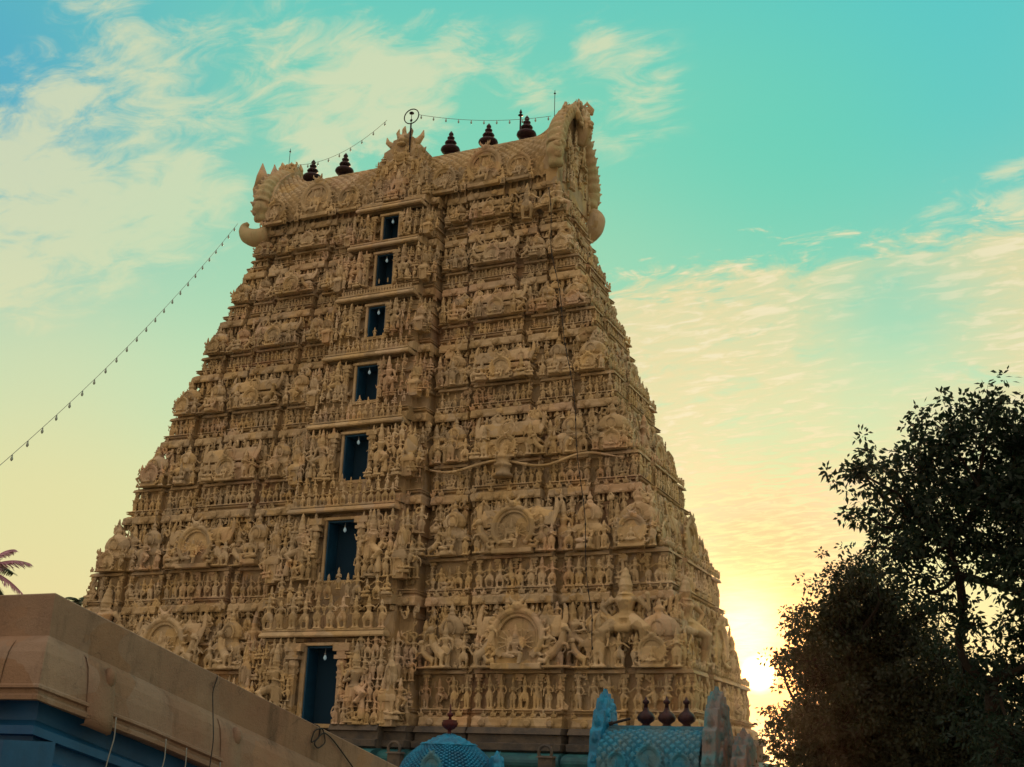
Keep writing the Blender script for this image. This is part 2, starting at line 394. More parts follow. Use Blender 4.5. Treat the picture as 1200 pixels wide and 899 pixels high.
POSES = {
 'a': (dict(arms=[(-1, (-.17, 0, .56), (-.13, -.05, .46)), (1, (.18, 0, .58), (.16, -.09, .72))], legs=LS, sway=.02)),
 'b': (dict(arms=[(-1, (-.14, 0, .56), (-.02, -.09, .63)), (1, (.14, 0, .56), (.02, -.09, .63))], legs=LS)),
 'c': (dict(arms=[(-1, (-.18, 0, .6), (-.2, -.06, .74)), (1, (.18, 0, .6), (.2, -.06, .74)), (-1, (-.16, -.02, .55), (-.1, -.1, .55)), (1, (.17, 0, .54), (.16, -.04, .42))], legs=LS, sway=-.01, crown=1.25)),
 'd': (dict(arms=[(-1, (-.19, 0, .68), (-.17, -.03, .86)), (1, (.18, -.02, .58), (.06, -.1, .56))], legs=[(-1, (-.07, -.02, .26), (-.06, 0, .06)), (1, (.17, -.08, .38), (.06, -.06, .22))], sway=-.03)),
 'e': (dict(arms=[(-1, (-.16, 0, .55), (-.15, 0, .42)), (1, (.15, 0, .55), (.17, -.02, .42))], legs=LS, sway=.035, crown=.6)),
 'f': (dict(arms=[(-1, (-.2, 0, .63), (-.3, -.03, .74)), (1, (.2, 0, .63), (.3, -.03, .56))], legs=[(-1, (-.11, -.03, .30), (-.09, 0, .06)), (1, (.13, -.04, .3), (.10, 0, .06))], sway=0, crown=.8)),
 'seat': (dict(arms=[(-1, (-.15, -.03, .55), (-.1, -.13, .45)), (1, (.15, -.03, .55), (.12, -.12, .62))], legs=[(-1, (-.2, -.1, .22), (.02, -.15, .17)), (1, (.2, -.1, .22), (-.02, -.15, .2))], seat=True)),
 'seat4': (dict(arms=[(-1, (-.17, 0, .6), (-.19, -.05, .76)), (1, (.17, 0, .6), (.19, -.05, .76)), (-1, (-.15, -.03, .53), (-.12, -.13, .45)), (1, (.15, -.03, .53), (.08, -.12, .6))], legs=[(-1, (-.2, -.1, .22), (.03, -.15, .18)), (1, (.16, -.15, .24), (.12, -.14, .05))], seat=True, crown=1.2)),
}
FIG = {}; FIGL = {}
for kx, kw in POSES.items():
    b = figure(**kw)
    if kx.startswith('seat'): b.add(*box((-.2, -.15, 0), (.2, .1, .13), .9)); ped(b, .2)
    else: ped(b)
    FIG[kx] = remeshed(b, .0112); FIGL[kx] = remeshed(b, .0215, 0)
def club(b, hip, che, hd):
    b.add(*tube([(.17, -.12, .05), (.17, -.12, .12), (.165, -.1, .3), (.15, -.08, .47)], [.05, .055, .03, .022], 8))
b = figure(arms=[(-1, (-.2, 0, .64), (-.22, -.05, .8)), (1, (.2, 0, .64), (.23, -.05, .8)), (-1, (-.18, -.02, .55), (-.06, -.11, .58)), (1, (.18, -.02, .54), (.16, -.1, .46))],
           legs=[(-1, (-.08, -.02, .27), (-.09, 0, .06)), (1, (.19, -.14, .37), (.07, -.12, .28))], sway=-.03, crown=1.35, extra=club, bulk=1.08)
ped(b, .17); FIG['guard'] = remeshed(b, .0105)
b = figure(arms=[(-1, (-.26, -.02, .60), (-.15, -.04, .47)), (1, (.26, -.02, .58), (.25, -.06, .73))], legs=[(-1, (-.23, -.12, .35), (-.25, -.04, .04)), (1, (.25, -.14, .37), (.22, -.05, .05))], crown=.9, bulk=1.3)
b.add(*tube([(-.1, -.05, .45), (-.05, -.1, .38), (.05, -.1, .38), (.1, -.05, .45)], .05, 8))
FIG['giant'] = remeshed(b, .0125)
# seated many-armed deity inside a flaming arch
def torana(voxel, fan=True, pose='seat4'):
    b = MB()
    pts = [(.40*math.sin(q)*(1 if abs(q) < 2.1 else .93), 0, .55-.42*-math.cos(q)*-1 if False else .52+.42*math.cos(q)) for q in np.linspace(-2.45, 2.45, 25)]
    b.add(*tube(pts, .055, 8))
    b.add(*tube([(p[0]*.8, .02, .52+(p[2]-.52)*.8) for p in pts], .025, 6))
    for q in np.linspace(-2.2, 2.2, 17):
        c = np.array([.43*math.sin(q), 0, .52+.45*math.cos(q)]); d = np.array([math.sin(q), 0, math.cos(q)])
        b.add(*tube([c, c+d*.06+[0, -.02, 0], c+d*.11+np.array([-d[2], 0, d[0]])*.03], [.035, .028, .008], 6))
    b.add(*ball((0, -.02, 1.0), (.1, .09, .08), 8, 6))
    for s in (-1, 1):
        b.add(*tube([(s*.05, -.03, 1.05), (s*.12, -.03, 1.12), (s*.13, -.02, 1.19)], [.035, .025, .008], 6))
        b.add(*ball((s*.035, -.09, 1.02), .02, 6, 4))
        b.add(*tube([(s*.36, 0, .14), (s*.47, -.02, .12), (s*.52, -.02, .2), (s*.46, -.02, .25)], [.05, .045, .035, .02], 7))
    b.add(*box((-.4, -.08, 0), (.4, .12, .09))); b.add(*box((-.36, .04, .05), (.36, .12, .62)))
    b.add(*ball((0, .1, .55), (.34, .05, .36), 16, 8))
    f = figure(**{**POSES[pose], 'fan': 6 if fan else 0}); V, F = f.merged(); b.add(V*.78+np.array([0, -.06, .04]), F)
    return remeshed(b, voxel)
TOR = torana(.0105); TORL = torana(.02, False, 'seat')
# miniature shrines (unit width 1)
def shrine_roof_nasi(b, c, s, y):
    pts = [(c[0]+.5*s*math.sin(q), y, c[1]+s*.5+.5*s*math.cos(q)) for q in np.linspace(-2.4, 2.4, 13)]
    b.add(*tube(pts, .09*s, 6)); b.add(*ball((c[0], y+.03, c[1]+s*.5), (.34*s, .1*s, .34*s), 8, 6)); b.add(*tube([(c[0], y, c[1]+s), (c[0], y-.02, c[1]+s*1.3)], [.1*s, .02], 6))
def kuta():
    b = MB()
    b.add(*box((-.40, -.3, 0), (.40, .3, .32))); b.add(*box((-.5, -.4, .30), (.5, .4, .36))); b.add(*box((-.5, -.4, .355), (.5, .4, .45), .74))
    for x in (-.38, -.13, .13, .38): b.add(*box((x-.035, -.36, 0), (x+.035, -.28, .33))); b.add(*box((x-.06, -.38, .27), (x+.06, -.28, .32)))
    b.add(*lathe([(.3, .44), (.3, .52), (.40, .54), (.44, .62), (.41, .72), (.33, .82), (.2, .89), (.07, .92)], 16, sy=.8, lobes=8, amp=.03))
    b.add(*lathe([(.06, .9), (.11, .92), (.06, .95), (.1, .98), (.12, 1.02), (.05, 1.08), (.06, 1.1), (.01, 1.2)], 8))
    shrine_roof_nasi(b, (0, .50), .30, -.36)
    for s in (-1, 1): b.add(*tube([(s*.45, -.35, .44), (s*.52, -.37, .5), (s*.5, -.36, .57)], [.05, .04, .015], 6))
    return remeshed(b, .0165)
def sala():
    b = MB(); w = .95
    b.add(*box((-w+.1, -.3, 0), (w-.1, .3, .32))); b.add(*box((-w, -.4, .30), (w, .4, .36))); b.add(*box((-w, -.4, .355), (w, .4, .45), .86))
    for x in np.linspace(-w+.13, w-.13, 7): b.add(*box((x-.035, -.36, 0), (x+.035, -.28, .33))); b.add(*box((x-.06, -.38, .27), (x+.06, -.28, .32)))
    n = 14; prof = [(.34*math.cos(q)*(1.08 if q < .6 else 1), .50+.38*math.sin(q)) for q in np.linspace(0, math.pi/2, 8)]
    ring = [(-y, z) for y, z in prof]+[(y, z) for y, z in prof[::-1][1:]]
    xs = (-w+.08, w-.08); V = [(x, y, z) for x in xs for y, z in ring]; m = len(ring)
    b.add(V, [(i, i+1, m+i+1, m+i) for i in range(m-1)]+[tuple(range(m-1, -1, -1)), tuple(range(m, 2*m)), (0, m, 2*m-1, m-1)])
    for x, s in ((-.62, .24), (.62, .24), (0, .40)): shrine_roof_nasi(b, (x, .48), s, -.36)
    for s in (-1, 1): b.add(*tube([(s*(w-.05), -.3, .5), (s*(w+.02), -.1, .8), (s*(w+.0), 0, 1.0), (s*(w-.04), 0, 1.08)], [.06, .07, .05, .02], 6))
    for x in (-.5, 0, .5): b.add(*lathe([(.04, .85), (.08, .9), (.04, .95), (.05, .98), (.01, 1.06)], 8, (x, 0, 0)))
    return remeshed(b, .019)
def panjara():
    b = MB()
    b.add(*box((-.32, -.25, 0), (.32, .25, .4))); b.add(*box((-.46, -.36, .38), (.46, .36, .45))); b.add(*box((-.46, -.36, .445), (.46, .36, .56), .66))
    for x in (-.28, .28): b.add(*box((x-.05, -.31, 0), (x+.05, -.22, .4))); b.add(*box((x-.08, -.33, .32), (x+.08, -.22, .38)))
    b.add(*lathe([(.26, .54), (.24, .64), (.32, .68), (.34, .78), (.27, .92), (.15, 1.0), (.05, 1.04)], 12, sy=.8))
    b.add(*lathe([(.05, 1.02), (.1, 1.06), (.05, 1.1), (.09, 1.15), (.04, 1.2), (.01, 1.3)], 8))
    shrine_roof_nasi(b, (0, .60), .34, -.3)
    return remeshed(b, .0175)
KUTA, SALA, PANJ = kuta(), sala(), panjara()
def pil():
    b = MB()
    b.add(*box((-.09, -.07, 0), (.09, .07, .06))); b.add(*box((-.055, -.05, .05), (.055, .05, .80)))
    for z in (.2, .56, .62): b.add(*box((-.065, -.06, z), (.065, .06, z+.025)))
    b.add(*lathe([(.05, .66), (.1, .72), (.085, .78), (.05, .8)], 8)); b.add(*box((-.12, -.09, .80), (.12, .09, .85))); b.add(*box((-.08, -.07, .84), (.08, .07, .9)))
    b.add(*box((-.16, -.08, .9), (.16, .08, 1.0)))
    return b.merged()
PIL = pil()
def yali():
    b = MB()
    b.add(*tube([(-.18, 0, .25), (0, 0, .36), (.16, -.02, .55), (.2, -.04, .75)], [.12, .11, .1, .07], 9)); b.add(*ball((.22, -.06, .86), (.1, .09, .09), 8, 6))
    b.add(*tube([(.26, -.08, .84), (.36, -.1, .78), (.38, -.1, .62)], [.05, .035, .015], 6))
    for x, y in ((-.2, .06), (-.16, -.07), (.1, .05)): b.add(*tube([(x, y, .26), (x+.02, y, 0)], [.05, .035], 6))
    b.add(*tube([(.14, -.06, .5), (.3, -.1, .5), (.33, -.1, .38)], [.045, .035, .03], 6)); b.add(*tube([(-.28, 0, .28), (-.38, 0, .42), (-.3, 0, .55), (-.24, 0, .5)], [.035, .03, .025, .015], 6))
    for s in (-1, 1): b.add(*tube([(.18, s*.05, .9), (.14, s*.08, 1.0)], [.03, .01], 5))
    b.add(*box((-.3, -.1, 0), (.36, .1, .05)))
    return remeshed(b, .022)
YALI = yali()

# ------------------------------------------------------------------ tower dimensions
ZO = 10.72
DZ = [-5.72, 0.0, 5.302, 9.959, 14.157, 17.755, 21.047, 24.0]
LV = [ZO+z for z in DZ]
Wf = lambda z: 17.648-(.31633 if z > ZO else .22)*(z-ZO)          # half width of the front, at the eave edge
Df = lambda z: 5.922-.13913*(z-ZO)           # half depth
WIN = [(-5.72, -2.05, .98), (1.35, 4.45, .96), (6.75, 9.28, .78), (11.35, 13.4, .70), (15.3, 17.12, .57), (18.6, 20.58, .56), (21.65, 23.2, .52)]   # opening bottom, top, half width
BAY = 1.164
def ub(z): return np.interp(z-ZO, [-6, 24], [3.85, 2.15])          # half width of the centre bay
def segs(W_, z, ws):
    """bands of the front for u > 0: (from, to, how far they stand out)"""
    b0 = ub(z); sh = b0+1.12*(b0/3.8); g = sh+.22; rr = W_-g
    return [(0, ws, BAY-1.7), (ws, b0, BAY), (b0, sh, .55), ('gap', -.9)] + \
           [(g, g+.19*rr, 0.0), ('gap', -.6), (g+.208*rr, g+.54*rr, .18), ('gap', -.65), (g+.565*rr, g+.755*rr, 0.0), ('gap', -.65), (g+.78*rr, W_, .1)]
def side_segs(D_): return [(-D_, -.55*D_, .0), ('gap', -.45), (-.47*D_, .35*D_, .05), ('gap', -.45), (.42*D_, .76*D_, -.12)]
def poly_half(sg, o, lat):
    out = []; n = len(sg)
    ext = []
    for i, s in enumerate(sg):
        if s[0] == 'gap': ext.append(None)
        else:
            a = s[0]-(0 if (i == 0 or sg[i-1][0] != 'gap') else lat); b_ = s[1]+(0 if (i == n-1 or sg[i+1][0] != 'gap') else lat)
            ext.append([a, b_, s[2]])
    for i, s in enumerate(sg):
        if ext[i] is None: out += [(ext[i-1][1], s[1]+o*.3), (ext[i+1][0], s[1]+o*.3)]
        else: out += [(ext[i][0], ext[i][2]+o), (ext[i][1], ext[i][2]+o)]
    return out
def ring(W_, D_, o, zref, ws):
    lat = .35*o if o < 0 else o*.2
    h = poly_half(segs(W_, zref, ws), o, lat); h[-1] = (W_+o, h[-1][1])
    front = [(-u, -(D_+n)) for u, n in h[::-1]][:-1] + [(u, -(D_+n)) for u, n in h][1:]
    sd = poly_half(side_segs(D_), o, lat)[1:-1]
    right = [(W_+n, v) for v, n in sd]
    back = [(W_+o, .76*D_+o), (0, .76*D_+o), (-W_-o, .76*D_+o)]
    left = [(-(W_+n), -v) for v, n in sd]
    left = [(-(W_+n), v) for v, n in sd[::-1]]
    return front+right+back+left
def loft(mb, rings, zs):
    n = len(rings[0]); V = [(x, y, z) for rg, z in zip(rings, zs) for x, y in rg]
    F = [(i*n+k, i*n+(k+1) % n, (i+1)*n+(k+1) % n, (i+1)*n+k) for i in range(len(rings)-1) for k in range(n)]
    mb.add(V, F)

tower = empty('temple_tower', 'tall tapering temple gateway tower of cream stucco covered in carved figures', 'temple tower')
counts = {}
bulk = {}         # smaller carvings gathered by kind once a hundred stand on their own
protos = {}
CAP = {'statue': 100, 'pilaster': 100, 'miniature_shrine': 100, 'carved_arch': 100}
def place(kind, tpl, key, loc, s, rz=0, mir=False, own=True, mat='stucco_fig', sc=None, smooth=True, name=None, label=None):
    sx, sy, sz = (s, s, s) if sc is None else sc
    if mir: sx = -sx
    if own and counts.get(kind, 0) < CAP.get(kind, 100):
        counts[kind] = counts.get(kind, 0)+1
        if key not in protos:
            mb = MB(); mb.add(*tpl); protos[key] = mb.mesh(key, M[mat], smooth)
        o = bpy.data.objects.new(name or kind, protos[key]); COL.objects.link(o); o.parent = tower
        o.location = loc; o.rotation_euler = (0, 0, rz); o.scale = (sx, sy, sz)
        if label: o['label'] = label
        return o
    if kind == 'statue' and sc is None: sx *= 1.18; sy *= 1.15
    V = tpl[0]*np.array([sx, sy, sz]); c, s_ = math.cos(rz), math.sin(rz)
    V = np.stack([V[:, 0]*c-V[:, 1]*s_, V[:, 0]*s_+V[:, 1]*c, V[:, 2]], 1)+np.array(loc)
    F = tpl[1]
    if mir: F = {k: a[:, ::-1] for k, a in F.items()}
    bulk.setdefault(kind, MB()).add(V, F)
def P(face, u, out, z, s0=0.0, clip=True):
    if clip and s0 and s0 in LV[:7]:
        i_ = LV.index(s0); t_ = (z-s0)/(LV[i_+1]-s0); t_ = 0 if t_ < .42 else t_
        if face == 'f': m_ = Wf(s0)-.62-t_*.62*(Wf(s0)-Wf(LV[i_+1])); u = max(-m_, min(m_, u))
        else: m_ = Df(s0)-.5-t_*.6*(Df(s0)-Df(LV[i_+1])); u = max(-m_, min(m_*.72 if face == 'r' else m_, u))
    """point of a face: face 'f' front, 'r' right side, 'l' left side"""
    if face == 'f': return (u, -(Df(s0)+out), z), 0.0
    if face == 'r': return (Wf(s0)+out, u, z), math.pi/2
    return (-(Wf(s0)+out), u, z), -math.pi/2

# ---- walls, cornices, doorways
den_mb = MB()
for i in range(7):
    z0, z1 = LV[i], LV[i+1]; H = z1-z0; ws = WIN[i][2]+.22
    W0, D0, W1, D1 = Wf(z0), Df(z0), Wf(z1), Df(z1)
    pr = [(z0+.50, 0, -.42), (z0+.60, 0, -.42), (z0+.62, 0, -.24), (z0+.68, 0, -.2), (z0+.69, 0, -.3), (z0+.74, 0, -.3), (z0+.75, 0, -.18), (z0+.80, 0, -.22), (z0+.82, 0, -.7), (z0+.42*H, 0, -.7), (z0+.422*H, 0, -.34),
          (z0+.422*H+.14, 0, -.4), (z0+.422*H+.26, 0, -.62), (z0+.422*H+.30, .35, -.5), (z0+.68*H, .5, -.55), (z0+.685*H, .5, -.3), (z0+.71*H, .5, -.3), (z0+.715*H, .62, -.55), (z1-.62, .85, -.6), (z1-.60, 1, -.48), (z1-.34, 1, -.48), (z1-.32, 1, -.66), (z1+.02, 1, -.66)]
    rings = []; zs = []
    for z, t, o in pr:
        rings.append(ring(W0+(W1-W0)*t, D0+(D1-D0)*t, o, z, ws)); zs.append(z)
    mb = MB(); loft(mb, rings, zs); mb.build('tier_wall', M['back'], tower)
def cornice(z, ws, h=.62, name='cornice', m='stucco', ee=0):
    W_, D_ = Wf(z), Df(z); ee = -.1
    pr = [(z+.03, -.67), (z, -.1), (z-.02, ee), (z+.05*h/.5, ee+.03), (z+.16*h/.5, ee-.01), (z+.30*h/.5, -.12), (z+.40*h/.5, -.3), (z+.42*h/.5, -.44)]
    mb = MB(); loft(mb, [ring(W_, D_, o, z, ws) for _, o in pr], [a for a, _ in pr])
    # teeth in the shade under the eave, little arch bosses on it
    def run(a, b_, out, face):
        n = max(2, int((b_-a)/.26))
        for u in np.linspace(a+.1, b_-.1, n):
            p, rz = P(face, u, out-.5, z-.26, z, False)
            if face == 'f': mb.add(*box((p[0]-.055, p[1]-.2, p[2]), (p[0]+.055, p[1]+.1, p[2]+.27)))
            else: mb.add(*box((p[0]-.1, p[1]-.055, p[2]), (p[0]+.2, p[1]+.055, p[2]+.27)))
        n = max(1, int((b_-a)/.95))
        for u in np.linspace(a, b_, 2*n+1)[1::2]:
            p, rz = P(face, u, out, z, z, False)
            if face == 'f': V, F = lathe([(.02, 0), (.17, .02), (.2, .06), (.13, .09)], 8); V = [(p[0]+x, p[1]+.1-zz*1.6, z+.18+y*.9) for x, y, zz in V]
            else: V, F = lathe([(.02, 0), (.17, .02), (.2, .06), (.13, .09)], 8); V = [(p[0]-.1+zz*1.6, p[1]+x, z+.18+y*.9) for x, y, zz in V]
            mb.add(V, F)
    for s in segs(W_, z, ws):
        if s[0] == 'gap' or s[0] == 0: continue
        run(s[0], s[1], s[2], 'f'); run(-s[1], -s[0], s[2], 'f')
    for s in side_segs(D_):
        if s[0] == 'gap': continue
        run(s[0], s[1], s[2], 'r')
    return mb.build(name, M[m], tower)
for i in range(8): cornice(LV[i], (WIN[min(i, 6)][2]+.22))
# granite base below, painted mouldings
zb = LV[0]; W_, D_ = Wf(zb), Df(zb)
prb = [(0, .9), (.8, .9), (.85, .5), (2.2, .45), (2.25, .75), (2.5, .8), (2.55, .3), (3.1, .3), (3.12, .5)]
mb = MB(); loft(mb, [ring(W_, D_, o, zb, 1.2) for _, o in prb], [z for z, _ in prb]); mb.build('plinth', M['granite'], tower)
pt = [(3.12, .5)]+[(3.48-.36*math.cos(q), .35+.42*math.sin(q)) for q in np.linspace(.2, math.pi-.2, 9)]+[(3.86, .35), (3.92, .1)]
mb = MB(); loft(mb, [ring(W_, D_, o, zb, 1.2) for _, o in pt], [z for z, _ in pt]); mb.build('painted_moulding', M['teal'], tower)
pt = [(3.92, .1), (4.0, .32), (4.28, .34), (4.32, .1), (4.66, .08), (4.7, .26), (4.96, .1), (5.02, -.3)]
mb = MB(); loft(mb, [ring(W_, D_, o, zb, 1.2) for _, o in pt], [z for z, _ in pt]); mb.build('stone_band', M['granite'], tower)
# little niches standing on the painted moulding
for x in (-2.6, .2, 5.2, 12.6):
    mb = MB(); mb.add(*box((-.32, -.12, 0), (.32, .3, .62))); mb.add(*box((-.4, -.2, .6), (.4, .3, .68), .8))
    mb.add(*tube([(.3*math.sin(q), -.1, .8+.3*math.cos(q)) for q in np.linspace(-2.2, 2.2, 11)], .07, 6))
    mb.build('niche', M['granite'], tower, loc=(x, -(D_+1.95), 3.1))

# doorways up the centre bay, one per storey
for i, (a, t, hw) in enumerate(WIN):
    a += ZO; t += ZO; zm = (a+t)/2; yf = -(Df(t)+BAY-.05); yb = yf+1.75
    dw = bpy.data.objects.new('doorway', None); COL.objects.link(dw); dw.parent = tower; dw.location = (0, yf, a)
    x0 = .1
    def bx(nm, m, boxes):
        mb = MB()
        for p, q in boxes: mb.add(*box((p[0], p[1]-yf, p[2]-a), (q[0], q[1]-yf, q[2]-a)))
        return mb.build(nm, M[m], dw)
    jw = .26 if i == 0 else .14
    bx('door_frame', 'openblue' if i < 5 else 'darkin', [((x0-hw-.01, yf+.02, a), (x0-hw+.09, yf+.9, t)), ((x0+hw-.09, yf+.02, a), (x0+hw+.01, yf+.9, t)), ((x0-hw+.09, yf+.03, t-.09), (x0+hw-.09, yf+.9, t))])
    bx('jamb', 'stucco', [((x0-hw-jw, yf-.08, a-.02), (x0-hw, yf+.5, t+.02)), ((x0+hw, yf-.08, a-.02), (x0+hw+jw, yf+.5, t+.02)),
                          ((x0-hw-jw-.06, yf-.14, t+.022), (x0+hw+jw+.06, yf+.6, t+.16)), ((x0-hw-.3, yf-.1, a-.2), (x0+hw+.3, yf+.8, a-.022))])
    # dark panel just behind the opening, its colour standing in for unlit depth
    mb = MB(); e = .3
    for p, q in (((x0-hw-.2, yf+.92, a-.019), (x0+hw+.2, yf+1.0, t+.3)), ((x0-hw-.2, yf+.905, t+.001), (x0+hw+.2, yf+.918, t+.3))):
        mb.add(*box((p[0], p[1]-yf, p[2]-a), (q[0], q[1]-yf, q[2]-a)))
    mb.build('shade_panel', M['darkin'], dw)
    nm = ['lowest and largest doorway', 'second doorway from the bottom', 'third doorway from the bottom', 'middle doorway of the seven', 'third doorway from the top', 'second doorway from the top', 'topmost and smallest doorway'][i]
    zl = t-.34*(t-a)/3.2-.12
    bl = empty('light_bulb', 'small white light bulb hanging inside the '+nm, 'light bulb', (x0+.02, yf+.12, zl), 'bulbs hanging in the tower doorways')
    k = .8+.2*hw
    mb = MB(); mb.add(*lathe([(.02, -.16*k), (.075*k, -.1*k), (.085*k, -.03*k), (.05*k, .05*k), (.035*k, .09*k)], 10)); mb.build('bulb', M['bulb'], bl, True)
    mb = MB(); mb.add(*lathe([(.038*k, .09*k), (.038*k, .17*k), (.02, .2*k)], 8)); mb.add(*tube([(0, 0, .19*k), (0, 0, t-zl-.02)], .012, 5)); mb.build('socket', M['white_wire'], bl)
# solid masonry between one opening and the next, with its canopy
for i in range(7):
    a = ZO+WIN[i][1]+.22; b_ = (ZO+WIN[i+1][0]-.2) if i < 6 else LV[7]+.35
    hw = WIN[i][2]+.5; zc = a+.22; ztop = b_
    mb = MB(); y1 = -(Df(b_)+BAY-.35); y0 = y1+1.5
    mb.add(*box((-hw, y1, a+.002), (hw, y0, b_)))
    mb.build('spandrel', M['back'], tower)
    cw = ub(a)*1.0-.12; yc = -(Df(a)+BAY)
    mb = MB(); pr = [(0, .05), (-.02, .34), (.05, .38), (.14, .34), (.26, .2), (.30, .08)]
    V = []; F = []
    for z, o in pr:
        V += [(-cw-o*.35, yc+.3, zc+z), (-cw-o*.35, yc-o, zc+z), (cw+o*.35, yc-o, zc+z), (cw+o*.35, yc+.3, zc+z)]
    for r_ in range(len(pr)-1):
        for k in range(4): F.append((r_*4+k, r_*4+(k+1) % 4, r_*4+4+(k+1) % 4, r_*4+4+k))
    F.append((20, 21, 22, 23)); mb.add(V, F)
    mb.add(*box((-cw-.04, yc-.22, zc+.29), (cw+.04, yc+.3, zc+.38)))
    mb.build('canopy', M['stucco'], tower)
    # row of small figures on the canopy, crowned heads behind
    if i < 6:
        gap = b_-(zc+.38); h1 = min(gap*.75, 1.6)
        n = int(2*cw/(.36*h1+.06)); keys = list('abcef')
        for k, u in enumerate(np.linspace(-cw+.18, cw-.18, n)):
            kk = keys[rng.integers(5)]
            place('statue', FIGL[kk], kk+'_low', (u, yc-.08, zc+.37), h1*rng.uniform(.9, 1.06), rng.uniform(-.2, .2), rng.random() < .5, own=False)
        n2 = int(2*cw/.5)
        for k, u in enumerate(np.linspace(-cw+.1, cw-.1, n2)):
            h2 = min(1.25, gap*.62)*rng.uniform(.85, 1.1); kk = ['b', 'a', 'c', 'seat', 'f'][rng.integers(5)]
            top = b_+(.62 if abs(u) < WIN[i+1][2]+.1 else .4)*rng.uniform(.2, 1.1)
            place('statue', FIGL[kk], kk+'_low', (u, yc+.12, top-h2), h2, rng.uniform(-.3, .3), rng.random() < .5, own=False)
# guardians and pilasters flanking every opening
for i, (a, t, hw) in enumerate(WIN):
    z0 = a+ZO; h = (t-a)*1.04; b0 = ub(z0)
    for s in (-1, 1):
        u = s*(hw+.42+.24*h); yb = Df(z0+h*.5)+BAY
        place('statue', FIG['guard'], 'guard', (u, -(yb+.12), z0+.02), h*(.98 if i else .9), s*.1, s < 0, name='guardian_statue')
        for du in (.33,): place('pilaster', PIL, 'pilaster', (s*(hw+du+.08), -(yb+.02), z0-.05), h, own=True, mat='stucco', smooth=False, sc=(h*.75, h*.7, h*1.0))
        us = s*(b0+.35)
        place('miniature_shrine', PANJ, 'panjara', (us, -(Df(z0)+BAY-.2), z0-.1), 1, own=True, sc=(.95*b0/3.5, .9, h*.78), mat='stucco')
        for kk, uu, hh, zz in (('a', b0+.05, .55, 0), ('seat', b0+.6, .4, .05), ('c', b0+.55, .45, .5), ('d', b0+.95, .42, .12), ('b', b0+.2, .36, .68)):
            place('statue', FIGL[kk], kk+'_low', (s*uu, -(Df(z0+zz*h)+BAY+(.28 if uu < b0 else -.1)), z0+zz*h), h*hh, s*.3, s < 0, own=False)

for i, (a, t, hw) in enumerate(WIN):
    z0 = a+ZO; h = (t-a)*1.12; b0 = ub(z0); nrow = 3 if i else 4
    for s in (-1, 1):
        for r_ in range(nrow):
            for u in np.arange(hw+.5, b0+1.15*b0/3.8, .42):
                if abs(u-(hw+.42+.24*h)) < .3 and r_ > 0 and r_ < nrow-1: continue
                zz = r_*h/nrow; hh = h/nrow*rng.uniform(.95, 1.3); base_o = BAY+.02 if u < b0 else .45
                kk = ['a', 'b', 'c', 'd', 'e', 'f', 'seat', 'seat4'][rng.integers(8)]
                place('statue', FIGL[kk], kk+'_low', (s*u, -(Df(z0+zz)+base_o+rng.uniform(0, .12)), z0+zz-.05), hh, rng.uniform(-.4, .4), rng.random() < .5, own=False)

TINY = [remeshed(figure(**POSES[k]), .05, 0) for k in ('a', 'c', 'd', 'e', 'seat')]
b = MB(); b.add(*tube([(-.3, 0, .1), (-.42, 0, .5), (0, -.05, .95), (.42, 0, .5), (.3, 0, .1)], .12, 6)); b.add(*ball((0, 0, .4), (.28, .15, .3), 8, 5)); b.add(*tube([(0, 0, .9), (.05, -.05, 1.25)], [.12, .02], 5)); TINY.append(remeshed(b, .085, 0))
b = MB(); b.add(*tube([(.35*math.cos(a)*(1-a/9), 0, .5+.45*math.sin(a)*(1-a/9)) for a in np.linspace(0, 7, 14)], .11, 5)); b.add(*tube([(.3, 0, .5), (.4, -.05, 1.0), (.1, -.05, 1.2)], [.12, .1, .03], 5)); TINY.append(remeshed(b, .08, 0))
def crust(i, face, dens):
    z0, z1 = LV[i], LV[i+1]; H = z1-z0; dd = (Df(z0)-Df(z1)) if face == 'f' else (Wf(z0)-Wf(z1))
    sg = [q for q in (segs(Wf(z0), z0, 1) if face == 'f' else side_segs(Df(z0))) if q[0] != 'gap' and (q[0] > 3 or face != 'f')]
    for a, b_, out in sg:
        for sg_ in ((1, -1) if face == 'f' else (1,)):
            n = int((b_-a)*H*dens)
            for _ in range(n):
                t = rng.random(); u = rng.uniform(a+.1, b_-.1)*sg_; z = z0+.5+t*(H-.9)
                if z < z0+.42*H: o = out-.52; k = rng.uniform(.28, .6)
                else: o = out-.28-dd*((z-z0)/H)*.75; k = rng.uniform(.3, .72)
                z = min(z, z1-k*.8)
                if face == 'f' and sg_*u > 0 and False: continue
                (x, y, zz), rz = P(face, u, o, z, z0); tp = TINY[rng.integers(len(TINY))]
                place('statue', tp, 'tiny', (x, y, zz), 1, rz+rng.uniform(-.6, .6), rng.random() < .5, own=False, sc=(k*rng.uniform(.9, 1.3), k*1.1, k))
for i in range(7): crust(i, 'f', 3.8 if i > 1 else 2.8); crust(i, 'r', 2.4)
# leaf scrolls breaking the line of every eave
for i in range(1, 8):
    z = LV[i]
    for q in [q for q in segs(Wf(z), z, 1) if q[0] != 'gap' and q[0] > 3]:
        for sg_ in (1, -1):
            for u in np.arange(q[0]+.15, min(q[1], Wf(z)-.45), .55):
                if rng.random() < .35: continue
                k = rng.uniform(.3, .6); tp = TINY[rng.integers(3, len(TINY))]
                place('statue', tp, 'tiny', (sg_*(u+rng.uniform(-.1, .1)), -(Df(z)+q[2]-.22), z+rng.uniform(.02, .32)), 1, rng.uniform(-.4, .4), False, own=False, sc=(k*1.1, k, k))

